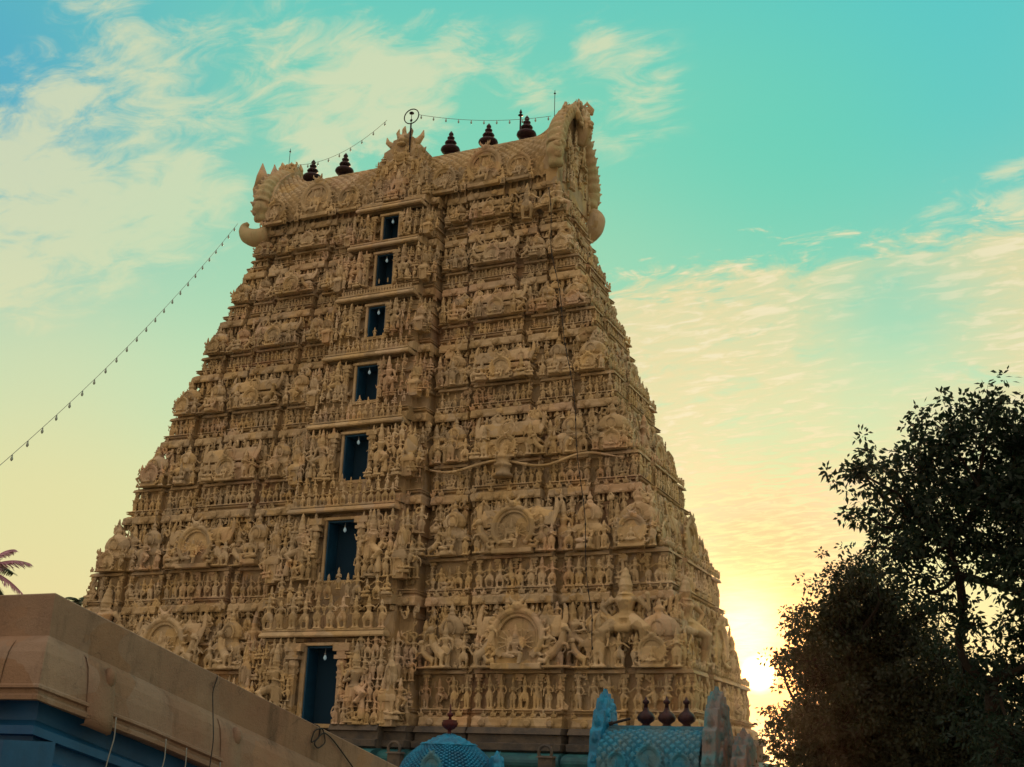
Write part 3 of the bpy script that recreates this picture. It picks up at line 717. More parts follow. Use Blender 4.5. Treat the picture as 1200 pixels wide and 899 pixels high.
# ---- rows on every tier
def pick(opts): return opts[rng.integers(len(opts))]
def tier_rows(i, face):
    z0, z1 = LV[i], LV[i+1]; H = z1-z0; W0, D0, W1, D1 = Wf(z0), Df(z0), Wf(z1), Df(z1)
    zc0 = z0+.80; hc = .42*H-.82; zr = z0+.422*H+.26; hr = z1-.05-zr
    top_tier = i == 6
    if face == 'f':
        sg = [(a, b_, n) for a, b_, n in [s for s in segs(W0, z0, WIN[i][2]+.2) if s[0] != 'gap'] if a > ub(z0)+.5]
        names = ['pan', 'sal', 'pan', 'kut']; bands = []
        for nm, s in zip(names, sg): bands += [(nm, s[0], s[1], s[2]), (nm, -s[1], -s[0], s[2])]
        gaps = []
        for k in range(len(sg)-1): g = (sg[k][1]+sg[k+1][0])/2; gaps += [g, -g]
        gaps += [sg[0][0]-.12, -sg[0][0]+.12]
    else:
        sg = [s for s in side_segs(D0) if s[0] != 'gap']; bands = [('kut', *sg[0]), ('sal', *sg[1]), ('kut', *sg[2])]
        gaps = [-.51*D0, .38*D0]
        if face == 'l': bands = bands[:2]; gaps = gaps[:1]
    own = True
    for nm, a, b_, out in bands:
        w = b_-a; c = (a+b_)/2
        # columns and standing figures
        npil = {'pan': 2, 'kut': 3, 'sal': 5}[nm]
        for u in np.linspace(a+.18, b_-.18, npil):
            p, rz = P(face, u, out-.52, zc0, z0); place('pilaster', PIL, 'pilaster', p, 1, rz, own=(face == 'f'), mat='stucco', smooth=False, sc=(min(1.2, hc*.75), hc*.8, hc))
        if top_tier: us = np.linspace(a+.35, b_-.35, max(2, int(w/.72)))
        else: us = rng.uniform(-.06, .06)+np.linspace(a+.22, b_-.22, max(2, int(w/(.29*hc+.07))))
        for u in us:
            kk = pick(list('abcdef') if face == 'f' else list('abce'))
            hh = hc*rng.uniform(.84, .97); big = face == 'f' and (i == 0 or top_tier) and counts.get('statue', 0) < 98
            p, rz = P(face, u, out-.40, zc0, z0)
            if big: place('statue', FIG[kk], kk, p, hh, rz+rng.uniform(-.15, .15), rng.random() < .5)
            elif rng.random() < .12: place('statue', FIGL['seat4'], 'seat4_low', p, hh, rz, own=False, sc=(hh*1.3, hh*1.1, hh*rng.uniform(.9, 1.1)))
            else: hh *= rng.uniform(.88, 1.06); place('statue', FIGL[kk], kk+'_low', p, hh, rz+rng.uniform(-.3, .3), rng.random() < .5, own=False, sc=(hh*rng.uniform(1.1, 1.45), hh*1.25, hh))
        # roofs of the little shrines above
        off = out-.38-.25*(D0-D1) if face == 'f' else out-1.0-.25*(W0-W1)
        p, rz = P(face, c, off, zr-.03, z0, False)
        dep = 1.05
        if face == 'f' and nm == 'kut': w *= .8; c -= (.30+.12*(W0-W1))*np.sign(c); p = (c, p[1], p[2])
        if nm == 'kut': place('miniature_shrine', KUTA, 'kuta', p, 1, rz, sc=(w*.92, dep, hr*.86), mat='stucco')
        elif nm == 'pan': place('miniature_shrine', PANJ, 'panjara', p, 1, rz, sc=(w*.8, dep, hr*.82), mat='stucco')
        else: place('miniature_shrine', SALA, 'sala', p, 1, rz, sc=(w*.5, dep, hr*.92), mat='stucco')
        # an arch with its seated deity in front
        if nm == 'sal':
            s_ = hr*(1.04 if i == 0 else .95 if i == 1 else rng.uniform(.55, .8)); tk = TOR if s_ > 1.2 and face == 'f' else TORL; pp, rz = P(face, c, off+.62, zr-.12, z0)
            place('carved_arch', tk, 'arch_hi' if tk is TOR else 'arch_lo', pp, s_*.9, rz, sc=(s_*1.0, s_*.8, s_*.92))
            rest = [(c-w*.33, .62), (c+w*.33, .62), (c-w*.46, .45), (c+w*.46, .45)]
        elif nm == 'kut':
            s_ = hr*rng.uniform(.42, .6); pp, rz = P(face, c+w*rng.uniform(-.08, .08), off+.58, zr-.05, z0); place('carved_arch', TORL, 'arch_lo', pp, s_, rz, sc=(s_*1.0, s_*.8, s_*.95))
            rest = [(c-w*.38, .5), (c+w*.38, .5)]
        else:
            pp, rz = P(face, c, off+.5, zr-.05, z0); kk = pick(['seat4', 'c', 'd', 'seat'])
            place('statue', FIGL[kk], kk+'_low', pp, hr*rng.uniform(.6, .8), rz, rng.random() < .5, own=False)
            rest = [(c-w*.36, .45), (c+w*.36, .45)]
        for u, f in rest:
            pp, rz = P(face, u, off+.42, zr-.05, z0); kk = pick(['seat', 'a', 'd', 'f', 'b'])
            if rng.random() < .2: place('statue', YALI, 'yali', pp, hr*f*1.05, rz, rng.random() < .5, own=False)
            else: place('statue', FIGL[kk], kk+'_low', pp, hr*f*rng.uniform(.95, 1.2), rz+rng.uniform(-.3, .3), rng.random() < .5, own=False)
        # second line of heads and finials just under the next eave
        if face == 'f' or rng.random() < .6:
            n = max(2, int(w/.5))
            for u in np.linspace(a+.12, b_-.12, n):
                dd = (D0-D1) if face == 'f' else (W0-W1)
                pp, rz = P(face, u+rng.uniform(-.1, .1), out-.30-dd*.9, z1-hr*rng.uniform(.30, .42), z0); kk = pick(['a', 'f', 'b', 'd', 'e', 'c'])
                place('statue', FIGL[kk], kk+'_low', pp, hr*rng.uniform(.34, .48), rz+rng.uniform(-.4, .4), rng.random() < .5, own=False)
        n = max(2, int(w/.5))
        for u in np.linspace(a+.2, b_-.2, n):
            t = (zr+hr*.55-z0)/H; dd = (D0-D1) if face == 'f' else (W0-W1)
            pp, rz = P(face, u+rng.uniform(-.08, .08), out-.42-dd*.62, zr+hr*rng.uniform(.45, .56), z0); kk = pick(['seat', 'f', 'b', 'd', 'e', 'seat4'])
            place('statue', FIGL[kk], kk+'_low', pp, hr*rng.uniform(.36, .47), rz+rng.uniform(-.4, .4), rng.random() < .5, own=False)
    for g in gaps:
        if rng.random() < .45: continue
        p, rz = P(face, g, -.85, zc0, z0); kk = pick(list('abce'))
        place('statue', FIGL[kk], kk+'_low', p, hc*.86, rz, own=False)
        p, rz = P(face, g, -.5-.25*(D0-D1 if face == 'f' else W0-W1), zr, z0); kk = pick(['c', 'd', 'f'])
        place('statue', FIGL[kk], kk+'_low', p, hr*rng.uniform(.75, 1.0), rz, own=False)
for i in (0, 6, 1, 2, 3, 4, 5): tier_rows(i, 'f')
for i in range(7): tier_rows(i, 'r')
for i in range(7): tier_rows(i, 'l')
# the giant that squats on the lowest roofs by the right corner, its twin round the corner and at the left
gs = 4.35
place('giant', FIG['giant'], 'giant', (15.35, -(Df(ZO)+.15), ZO-3.0), gs, 0, name='giant_statue', label='giant squatting guardian carved near the right corner')
place('giant', FIG['giant'], 'giant', (17.75, -4.9, ZO-2.9), gs*.92, 1.0, True, name='giant_statue')
place('giant', FIG['giant'], 'giant', (-15.3, -(Df(ZO)+.1), ZO-3.0), gs, 0, True, name='giant_statue')
# rearing animals and elephants standing out of the lowest roofs
for u in (6.2, 8.6, 12.2, -6.3, -8.7, -12.0): place('yali', YALI, 'yali', (u, -(Df(ZO-3)+.45), ZO-3.1), 2.1, rng.uniform(-.5, .1), u < 8, name='rearing_animal')
# figures standing on the corner of the top storey
place('corner', FIG['f'], 'f', (8.5, -3.15, LV[6]+.75), 2.3, .15, name='striding_statue')
place('corner', FIG['giant'], 'giant', (10.35, -2.95, LV[6]+.8), 2.1, .7, name='seated_giant')
# serpent rope pulled along the storey, with the pot in its middle and hooded head at its end
zs_ = 17.95
pts = []
for u in np.linspace(4.3, 15.0, 60): pts.append((u, -(Df(zs_)+.30+.06*math.cos(u*2)), zs_-.1-.22*math.sin((u-4.3)*1.25)))
mb = MB(); mb.add(*tube(pts, np.interp(np.arange(60), [0, 6, 50, 59], [.045, .075, .07, .02]), 7)); mb.build('carved_serpent', M['stucco_fig'], tower, True)
mb = MB(); V, F = ball((0, 0, 0), (.42, .14, .55), 14, 8); mb.add(V, F); mb.add(*tube([(0, .05, -.4), (.05, .1, -1.0), (.3, .1, -1.4)], [.2, .16, .13], 8)); mb.build('serpent_hood', M['stucco_fig'], tower, True, loc=(3.65, -6.15, 19.0))
mb = MB(); mb.add(*lathe([(.5, 0), (.55, .1), (.38, .25), (.36, .5), (.46, .55), (.46, .68), (.34, .72), (.36, .95), (.44, 1.0), (.3, 1.15), (.18, 1.4), (.2, 1.5), (.04, 1.85)], 14)); mb.build('carved_pot', M['stucco'], tower, True, loc=(8.6, -(Df(17.5)+.45), 17.1))
# tiny scroll figures running along ledges
mb = MB()
tin = remeshed(MB().add(*ball((0, 0, .5), (.3, .2, .35), 8, 6)).add(*ball((0, -.1, 1.0), (.18, .18, .2), 8, 6)).add(*tube([(-.3, 0, .1), (-.35, -.1, .6), (0, -.2, .7)], .1, 6)).add(*tube([(.3, 0, .1), (.38, -.1, .5), (.5, -.1, .9)], .1, 6)), .1)
for i in range(7):
    z0 = LV[i]; zz = z0+.42*(LV[i+1]-z0)+.2
    for zrow, dd, st in ((z0+.38, .2, .5), (zz, .2, .42)):
        for s in [q for q in segs(Wf(z0), z0, 1) if q[0] != 'gap' and q[0] > 3]:
            for sg_ in (1, -1):
                for u in np.arange(s[0]+.1, min(s[1]-.05, Wf(z0)-.55), st):
                    if rng.random() < .22: continue
                    k = rng.uniform(.26, .42); V = tin[0]*np.array([k*(1 if rng.random() < .5 else -1), k, k*.95])+np.array([sg_*u, -(Df(z0)+s[2]-dd), zrow])
                    mb.add(V, tin[1])
        for s in [q for q in side_segs(Df(z0)) if q[0] != 'gap']:
            for u in np.arange(s[0]+.1, s[1], st):
                k = rng.uniform(.28, .45); V = tin[0][:, [1, 0, 2]]*np.array([-k, k, k])+np.array([Wf(z0)+s[2]-dd-.22, u, zrow]); mb.add(V, tin[1])
o = mb.build('carved_ornament', M['stucco_fig'], tower, True); o['kind'] = 'stuff'
def flush(kind):
    b = bulk.pop(kind)
    nm = {'statue': 'carved_figures', 'pilaster': 'carved_columns', 'miniature_shrine': 'carved_shrines', 'carved_arch': 'carved_arches', 'endfig': 'carved_figures', 'gable': 'carved_figures'}[kind]
    o = b.build(nm, M['stucco_fig' if kind not in ('pilaster', 'miniature_shrine') else 'stucco'], tower, kind != 'pilaster'); o['kind'] = 'stuff'

# ---- barrel roof
ZR0, ZR1 = LV[7]+.45, 39.5
XE = 9.55
def vault(x, t):
    """t 0..1 from the foot of the front round the ridge to 1 at the back foot"""
    q = abs(2*t-1)                       # 1 at feet, 0 at ridge
    fl = max(0, (abs(x)-7.9)/(XE-7.9)); lift = (1.0 if x < 0 else 1.5)*fl**2.2
    y = 2.75*math.sin(q*math.pi/2)**1.0*(1+.08*math.sin(q*math.pi))
    if q > .82: y = 2.85*(1-.10*((q-.82)/.18)**1.2)
    z = ZR0+.35+(ZR1-ZR0-.35)*(1-q**1.55)+lift*(1-q)**.8
    return (y if t > .5 else -y), z
nx, ny = 320, 220; V = []
for a in range(nx+1):
    x = -XE+2*XE*a/nx
    for c in range(ny+1):
        t = c/ny; y, z = vault(x, t); s = abs(2*t-1)*5.2
        g = min(abs(((x+s)/.52) % 1-.5), abs(((x-s)/.52) % 1-.5)); rel = -.10 if g < .085 else .05*min(1, (g-.085)*5)
        V.append((x, y+(-rel if t < .5 else rel)*.8, z+rel*.8))
mb = MB(); A = np.arange(nx)[:, None]*(ny+1)+np.arange(ny)[None]; A = A.ravel(); mb.add(V, {4: np.stack([A, A+ny+1, A+ny+2, A+1], 1)})
roof = mb.build('barrel_roof', M['stucco'], tower, True)
mb = MB(); mb.add(*box((-Wf(LV[7])+.5, -2.25, LV[7]+.2), (Wf(LV[7])-.5, 2.25, ZR0+.6)))
for x in np.arange(-9.3, 9.4, .42): mb.add(*box((x-.06, -2.4, LV[7]+.2), (x+.06, -2.24, ZR0+.5)))
mb.build('roof_neck', M['back'], tower)
mb = MB()
for x in np.arange(-8.2, 8.3, .62): mb.add(*lathe([(.05, 0), (.09, .06), (.05, .12), (.08, .17), (.01, .28)], 6, (x, 0, ZR1-.03)))
mb.build('ridge_bead', M['stucco'], tower)
# arches standing on the roof slope, figures on the neck
for x in (-9.0, -6.0, -3.6, 3.0, 5.6, 7.8):
    w = 2.5 if x in (-6.0, 5.6) else 1.75
    place('roof_arch', TOR, 'arch_hi', (x, -2.95, ZR0+.15), 1, sc=(w, 1.6, w*1.0), name='roof_arch')
    place('roof_arch', PANJ, 'panjara', (x, -2.6, ZR0+.1+w*.6), 1, sc=(w*.45, 1, w*.55), mat='stucco', name='miniature_shrine')
    for s in (-1, 1): place('roof_arch', FIG['f'], 'f', (x+s*w*.5, -3.05, ZR0), w*.45, 0, s < 0, name='statue')
# tall gable of the centre bay rising over the ridge
gy = -(Df(LV[7])+.45)
mb = MB(); ol = []
hts = [(2.25, 34.95), (2.35, 35.7), (2.15, 36.3), (2.32, 36.5), (1.95, 36.9), (2.1, 37.15), (1.75, 37.45), (1.9, 37.7), (1.5, 38.0), (1.62, 38.25), (1.25, 38.5), (1.3, 38.85), (.8, 39.1), (.7, 39.6), (0, 39.75)]
ol = [(x, z) for x, z in hts]+[(-x, z) for x, z in hts[::-1][1:]]
mb.add(*prism(ol[::-1], gy+.1, gy+1.5)); gable = mb.build('centre_gable', M['back'], tower)
k = 4.1
place('gable', TOR, 'arch_hi', (0, gy, 35.15), 1, sc=(k*.92, 2.2, k*.78), name='gable_arch')
for z, w, n, h in ((35.2, 2.1, 9, 1.15), (36.3, 1.9, 7, 1.0), (37.2, 1.5, 6, .95), (38.05, 1.1, 4, .85)):
    for u in np.linspace(-w, w, n):
        kk = pick(['f', 'd', 'b', 'seat', 'c']); place('gable', FIGL[kk], kk+'_low', (u, gy-.12-(.25 if z < 36 else 0), z), h, 0, rng.random() < .5, name='statue')
for s in (-1, 1):
    for x, z in ((2.3, 36.2), (2.1, 36.9), (1.88, 37.5), (1.6, 38.1), (1.3, 38.7)):
        mb = MB(); mb.add(*tube([(s*(x-.25), gy+.4, z-.1), (s*x, gy+.4, z), (s*(x+.16), gy+.4, z+.22)], [.2, .15, .02], 6)); mb.build('flame', M['stucco'], gable)
# lion face with horns crowning a gable
def lion(name, loc, s, rz, horns=True):
    b = MB()
    b.add(*ball((0, 0, .35), (.5, .42, .42), 12, 8)); b.add(*ball((0, -.4, .2), (.26, .22, .16), 10, 6)); b.add(*ball((0, -.4, -.02), (.3, .2, .08), 8, 5))
    for sg_ in (-1, 1):
        b.add(*ball((sg_*.2, -.38, .42), (.11, .1, .11), 8, 6)); b.add(*tube([(sg_*.15, -.45, .12), (sg_*.16, -.5, -.08)], [.05, .015], 5))
        b.add(*tube([(sg_*.3, -.1, .6), (sg_*.42, -.12, .85), (sg_*.34, -.12, 1.12)], [.15, .11, .02], 7)); b.add(*tube([(sg_*.45, 0, .2), (sg_*.8, 0, .22), (sg_*1.05, -.05, .45), (sg_*1.12, -.05, .8)], [.2, .2, .14, .02], 7))
        b.add(*tube([(sg_*.5, -.1, .0), (sg_*.75, -.1, -.15), (sg_*.9, -.1, -.05)], [.14, .1, .03], 7))
    b.add(*tube([(0, -.15, .7), (0, -.2, .95), (0, -.12, 1.2)], [.14, .12, .04], 7))
    for i_ in range(5): b.add(*tube([(-.32+.16*i_, -.1, -.05), (-.36+.18*i_, -.12, -.4)], [.08, .02], 5))
    key = 'lion'; tpl = remeshed(b, .035) if 'lion' not in protos else None
    if tpl is not None: mbb = MB(); mbb.add(*tpl); protos['lion'] = mbb.mesh('lion', M['stucco_fig'], True)
    o = bpy.data.objects.new(name, protos['lion']); COL.objects.link(o); o.parent = tower; o.location = loc; o.scale = (s, s, s); o.rotation_euler = (0, 0, rz)
    return o
lion('lion_face', (0, gy+.35, 39.15), 1.15, 0)
# end gables: thick horseshoes with flames, a twisted band, a lion face and curling tails
for s in (-1, 1):
    x0 = s*XE; oy = []
    n = 30; prof = []
    for k in range(n+1):
        t = k/n; y, z = vault(s*XE, t); prof.append((y*1.04, z+.12))
    V = []; mb = MB()
    for x in (x0-s*.15, x0+s*.55): V += [(x, y, z) for y, z in prof]+[(x, prof[-1][0], LV[7]+.1), (x, prof[0][0], LV[7]+.1)]
    m_ = len(V)//2; F = [(i_, (i_+1) % m_, m_+(i_+1) % m_, m_+i_) for i_ in range(m_)]+[tuple(range(m_)), tuple(range(m_, 2*m_))]
    mb.add(V, F); eg = mb.build('end_gable', M['stucco'], tower)
    # twisted band up the front edge and over
    path = []
    for k in range(60):
        t = .02+.5*k/59; y, z = vault(s*XE, t); path.append(np.array([x0+s*.55, y*1.06-.05, z-.1]))
    rad = np.array([.44+.045*math.sin(k*1.3) for k in range(60)])*np.interp(np.arange(60), [0, 10, 45, 59], [.9, 1.25, .95, .6])
    mb = MB(); mb.add(*tube(path, rad, 12)); mb.build('twisted_band', M['green'], eg, True)
    path = [np.array([p[0], -p[1], p[2]]) for p in path]
    mb = MB(); mb.add(*tube(path, rad, 12)); mb.build('twisted_band', M['green'], eg, True)
    fl = MB()
    for k in range(26):
        t = .05+.9*k/25; y, z = vault(s*XE, t); d = np.array([0, y*.9, (z-36.5)]); d /= np.linalg.norm(d); c = np.array([x0+s*.75, y*1.1, z])
        fl.add(*ball(c+d*.16, (.3, .28, .26), 8, 6)); fl.add(*tube([c, c+d*.28+[s*.1, 0, 0], c+d*.38+[s*.3, 0, .1]], [.2, .15, .03], 6))
    fl.build('flame_fringe', M['stucco_fig'], eg, True)
    for k in range(30):
        t = rng.uniform(.08, .92); y, z = vault(s*XE, t); place('endfig', TINY[rng.integers(len(TINY))], 'tiny', (x0+s*rng.uniform(.3, .95), y*rng.uniform(.95, 1.12), z-.2), 1, s*math.pi/2+rng.uniform(-1, 1), False, own=False, sc=(.8, .8, rng.uniform(.6, 1.0)))
    for k in range(5):
        place('endfig', TINY[5+k % 2], 'tiny', (x0+s*(.2+.25*k), rng.uniform(-.6, .3), 40.2+.1*k), 1, rng.uniform(0, 3), False, own=False, sc=(.9, .9, rng.uniform(.7, 1.1)))
    V2 = MB(); V2.add(*tube([(x0+s*1.0, 0, 40.6), (x0+s*1.15, 0, 39.6), (x0+s*.9, 0, 38.6)], [.5, .5, .3], 8)); V2.build('gable_crest', M['stucco_fig'], eg, True)
    lo_ = lion('lion_face', (x0+s*1.15, -.1, 40.0 if s < 0 else 39.65), 1.05, s*math.pi/2)
    if s < 0:
        for hx_, yy, hz_ in ((-11.35, -1.7, 40.75), (-10.75, -1.2, 40.75)):
            sp = MB(); sp.add(*tube([(hx_+.2, yy, 38.9), (hx_+.05, yy, 39.8), (hx_, yy-.05, hz_)], [.6, .38, .03], 8)); sp.add(*ball((hx_+.2, yy, 38.7), (.7, .6, .8), 8, 6)); sp.build('horn', M['stucco_fig'], eg, True)
    for yy, hh in (((-.75, 1.15), (-.05, 1.3)) if s > 0 else ((-.2, .9),)):
        sp = MB(); sp.add(*tube([(x0+s*.1, yy, 39.9), (x0+s*.12, yy, 40.6), (x0+s*.2, yy-.05, 40.15+hh)], [.42, .25, .02], 8)); sp.build('horn', M['green'], eg, True)
    # curling tails at the feet
    for sy in (-1, 1):
        if s < 0 and sy < 0:
            c = [(-9.6, -2.7, 34.75), (-10.5, -2.7, 34.7), (-11.1, -2.65, 34.95), (-11.5, -2.6, 35.35), (-11.55, -2.6, 35.75), (-11.3, -2.6, 35.95)]; rr = [.6, .6, .54, .42, .28, .12]
        elif s < 0: c = [(-9.6, 2.6, 34.7), (-10.6, 2.6, 34.7), (-11.4, 2.6, 35.3), (-11.2, 2.6, 36)]; rr = [.6, .6, .4, .1]
        elif sy < 0: continue
        else: c = [(9.7, 2.3, 33.9), (10.2, 2.3, 33.8), (10.6, 2.2, 34.1), (10.75, 2.2, 34.6), (10.65, 2.2, 35.0), (10.45, 2.2, 35.3)]; rr = [.55, .6, .6, .55, .42, .2]
        tl = MB(); P_ = np.array(c); ti = np.linspace(0, len(c)-1, 20); pts = np.stack([np.interp(ti, np.arange(len(c)), P_[:, j]) for j in range(3)], 1)
        pts[1:-1] = (pts[:-2]+2*pts[1:-1]+pts[2:])/4
        Vt, Ft = tube(pts, np.interp(ti, np.arange(len(c)), rr), 10); tl.add(Vt, Ft); tl.build('curled_tail', M['green' if s < 0 else 'stucco'], eg, True)
# figures crowding the outward face of the right end gable
for k in range(34):
    y = rng.uniform(-2.3, 2.4); z = rng.uniform(34.9, 39.2-abs(y)*.9); kk = pick(['seat', 'f', 'd', 'c', 'b'])
    place('endfig', FIGL[kk], kk+'_low', (XE+.62+rng.uniform(0, .25), y, z), rng.uniform(.9, 1.4), math.pi/2, rng.random() < .5, own=k < 30, name='statue')

for kind in list(bulk): flush(kind)

# ------------------------------------------------------------------ things on the roof
FIN = [(.02, 0), (.30, .02), (.30, .06), (.16, .10), (.22, .16), (.40, .26), (.47, .38), (.44, .5), (.30, .6), (.15, .66), (.13, .7), (.25, .76), (.29, .84), (.25, .92), (.12, .98), (.10, 1.04), (.17, 1.1), (.18, 1.18), (.1, 1.26), (.07, 1.3), (.12, 1.36), (.11, 1.44), (.02, 1.6)]
vase0 = None
lab = {-8.45: 'leftmost dark copper pot finial, behind a carved crest on the roof ridge', -5.95: 'dark copper pot finial just left of the tall centre gable',
       -3.4: 'dark copper pot finial close behind the left flank of the centre gable', 1.8: 'dark copper pot finial just right of the tall centre gable',
       4.42: 'dark copper pot finial standing between two others on the right ridge', 7.0: 'dark copper pot finial beside the thin lightning rod at the right end'}
del lab[-3.4]
for x, lb in lab.items():
    if vase0 is None:
        r0 = bpy.data.objects.new('pot_finial', None); COL.objects.link(r0)
        mb = MB(); mb.add(*lathe(FIN[:10], 18)); pb = mb.build('pot', M['copper'], r0, True)
        mb = MB(); mb.add(*lathe(FIN[9:], 16)); pc = mb.build('spire', M['copper'], r0, True); vase0 = (r0, pb, pc)
    else:
        r0 = vase0[0].copy(); COL.objects.link(r0)
        for ch in vase0[1:]: c = ch.copy(); COL.objects.link(c); c.parent = r0
    r0.location = (x, -.15, ZR1+.0); r0.scale = (1.32, 1.32, 1.12); tag(r0, lb, 'finial', 'copper pot finials along the tower ridge')
def rod(nm, lb, base, h, tip='ball', r_=.02, m='copper'):
    o = empty(nm, lb, 'lightning rod', base, 'rods on the tower roof')
    mb = MB(); mb.add(*tube([(0, 0, 0), (0, 0, h)], r_, 6)); mb.build('pole', M[m], o)
    mb = MB()
    if tip == 'ball': mb.add(*lathe([(.02, 0), (.08, .05), (.03, .1), (.01, .3)], 8, (0, 0, h)))
    else: mb.add(*lathe([(.05, 0), (.17, .06), (.08, .14), (.05, .2), (.1, .26), (.01, .5)], 10, (0, 0, h)))
    mb.build('tip', M[m], o)
rod('lightning_rod', 'thin bare rod rising above the left end gable', (-10.55, 0, 41.0), 1.35, r_=.018)
rod('lightning_rod', 'dark pole with a spiked knob beside the rightmost pot finial', (6.5, 0, 39.3), 2.15, 'knob', .055)
rod('lightning_rod', 'thin rod with small tip above the right end gable', (8.75, 0, 40.4), 2.1, r_=.02)
# ring lamp on its pole behind the lion face
rl = empty('emblem_lamp', 'round wire ring lamp with an emblem on a pole above the centre gable', 'ring lamp', (.50, -3.0, 38.6))
mb = MB(); mb.add(*tube([(0, 0, 0), (0, 0, 1.95)], .05, 6)); mb.build('pole', M['black'], rl)
mb = MB(); mb.add(*tube([(.50*math.sin(q), 0, 2.42+.50*math.cos(q)) for q in np.linspace(0, 2*math.pi, 33)], .035, 6)); mb.build('ring', M['copper'], rl)
mb = MB(); mb.add(*tube([(0, 0, 1.95), (0, 0, 2.7)], .018, 6)); mb.add(*ball((0, 0, 2.14), (.09, .05, .1), 8, 6))
mb.add(*lathe([(.02, 0), (.16, .03), (.13, .09), (.03, .15)], 8, (0, 0, 2.6)))
for a in range(5): mb.add(*tube([(0, 0, 2.63), (.17*math.cos(a*1.26), 0, 2.63+.14*math.sin(a*1.26))], [.03, .005], 5))
mb.build('emblem', M['black'], rl)

# ------------------------------------------------------------------ strings of bulbs
def string(name, lb, pts, sag, nb, drop=.14):
    P_ = [np.array(p, float) for p in pts]; line = []
    for a, b_, s_ in zip(P_[:-1], P_[1:], sag):
        for t in np.linspace(0, 1, 16, endpoint=False): line.append(a+(b_-a)*t-np.array([0, 0, 4*s_*t*(1-t)]))
    line.append(P_[-1]); line = np.array(line)
    o = empty(name, lb, 'string lights', tuple(line[0]), 'strings of bulbs on the tower')
    mb = MB(); mb.add(*tube(line-line[0], .016, 4)); mb.build('wire', M['white_wire'], o)
    d = np.concatenate([[0], np.cumsum(np.linalg.norm(np.diff(line, axis=0), axis=1))])
    g = MB(); g.add(*lathe([(.015, 0), (.03, -.03), (.03, -.09), (.05, -.13), (.06, -.2), (.02, -.27)], 7)); gm = g.mesh('bulb', M['glass'], True)
    for q in np.linspace(d[-1]*.02, d[-1]*.98, nb):
        p = np.array([np.interp(q, d, line[:, j]) for j in range(3)])-line[0]
        b2 = bpy.data.objects.new('bulb', gm); COL.objects.link(b2); b2.parent = o; b2.location = p
    return o
string('string_lights', 'long string of small bulbs sweeping down left from the tower roof', [(-12.3, -2.4, 36.2), tuple(at(-60, 596, 46))], [.9], 27)
string('string_lights', 'string of bulbs along the ridge left of the centre gable', [(-9.6, -.4, 41.0), (-1.3, -2.9, 41.2)], [.75], 9)
string('string_lights', 'string of bulbs along the ridge right of the centre gable', [(.95, -2.9, 41.1), (8.7, -.4, 40.75)], [.35], 11)
# cable dropping over the right part of the front
cp = [(10.29, -4.3, 33.6), (10.7, -4.6, 29.6), (11.6, -5.1, 25.3), (12.6, -5.9, 20.3), (13.4, -6.6, 14.9), (13.95, -7.2, 10.8), (14.3, -7.5, 8.4)]
mb = MB(); ti = np.linspace(0, 6, 70); C_ = np.array(cp)
pts = np.stack([np.interp(ti, np.arange(7), C_[:, j]) for j in range(3)], 1); pts[:, 0] += .06*np.sin(ti*5); mb.add(*tube(pts-pts[-1], .022, 5))
for k in range(0, 70, 3): mb.add(*ball(pts[k]-pts[-1], (.045, .045, .09), 6, 4))
tag(mb.build('knotted_cable', M['black'], None, loc=tuple(pts[-1])), 'thin knotted dark cable hanging down the right front of the tower', 'cable')

# ------------------------------------------------------------------ ground
mb = MB(); mb.add([(-1500, -1500, 0), (1500, -1500, 0), (1500, 1500, 0), (-1500, 1500, 0)], [(0, 1, 2, 3)])
g = mb.build('ground', M['ground']); g['kind'] = 'structure'

# ------------------------------------------------------------------ plastered hall in the near left corner
CR = at(65, 695, 16); dR = ray(1565, 1457); hR = dR/np.linalg.norm(dR[:2]); nR = np.array([hR[1], -hR[0], 0]); nR /= np.linalg.norm(nR)
dL = np.array([-1., 0, 0]); nL = np.array([0, -1., 0])
Lr, Ll = 20.0, 14.0
Amat = np.array([nR[:2], nL[:2]])
def corner_off(o): c = np.linalg.solve(Amat, [o, o]); return np.array([c[0], c[1], 0])
hall = empty('plastered_hall', 'low blue walled hall with sloping ochre plaster parapet and rolled eave', 'hall', (float(CR[0]), float(CR[1]), 0))
def sweep(name, prof, m, smooth=False, to_ground=False):
    mb = MB(); V = []; n = len(prof); xs = []
    for s in np.linspace(Ll, 0, 8, endpoint=False): xs.append(('L', s))
    xs.append(('C', 0))
    for s in np.linspace(0, Lr, 14)[1:]: xs.append(('R', s))
    for kx, s in xs:
        for o, z in prof:
            if kx == 'C': p = CR+corner_off(o)
            elif kx == 'L': p = CR+dL*s+nL*o
            else: p = CR+hR*s+nR*o
            zz = p[2]+z if z > -50 else 0
            V.append((p[0]-CR[0], p[1]-CR[1], zz))
    F = [(i*n+k, (i+1)*n+k, (i+1)*n+k+1, i*n+k+1) for i in range(len(xs)-1) for k in range(n-1)]
    mb.add(V, F); return mb.build(name, M[m], hall, smooth)
sweep('parapet', [(-.45, -.6), (-.45, 0), (-.42, .012), (0.0, 0), (0.02, -.015), (0, -.53)], 'plaster')
sweep('rolled_eave', [(0, -.53), (.03, -.55), (.10, -.62), (.16, -.74), (.20, -.92), (.22, -1.10), (.225, -1.13), (.27, -1.15), (.275, -1.18), (.23, -1.20), (.23, -1.24), (.28, -1.27), (.28, -1.32), (.24, -1.33), (.20, -1.33), (-.05, -1.30)], 'plaster', False)
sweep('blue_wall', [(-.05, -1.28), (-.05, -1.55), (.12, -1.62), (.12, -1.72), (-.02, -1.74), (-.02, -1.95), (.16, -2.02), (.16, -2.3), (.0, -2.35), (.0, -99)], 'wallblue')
mb = MB(); V = []
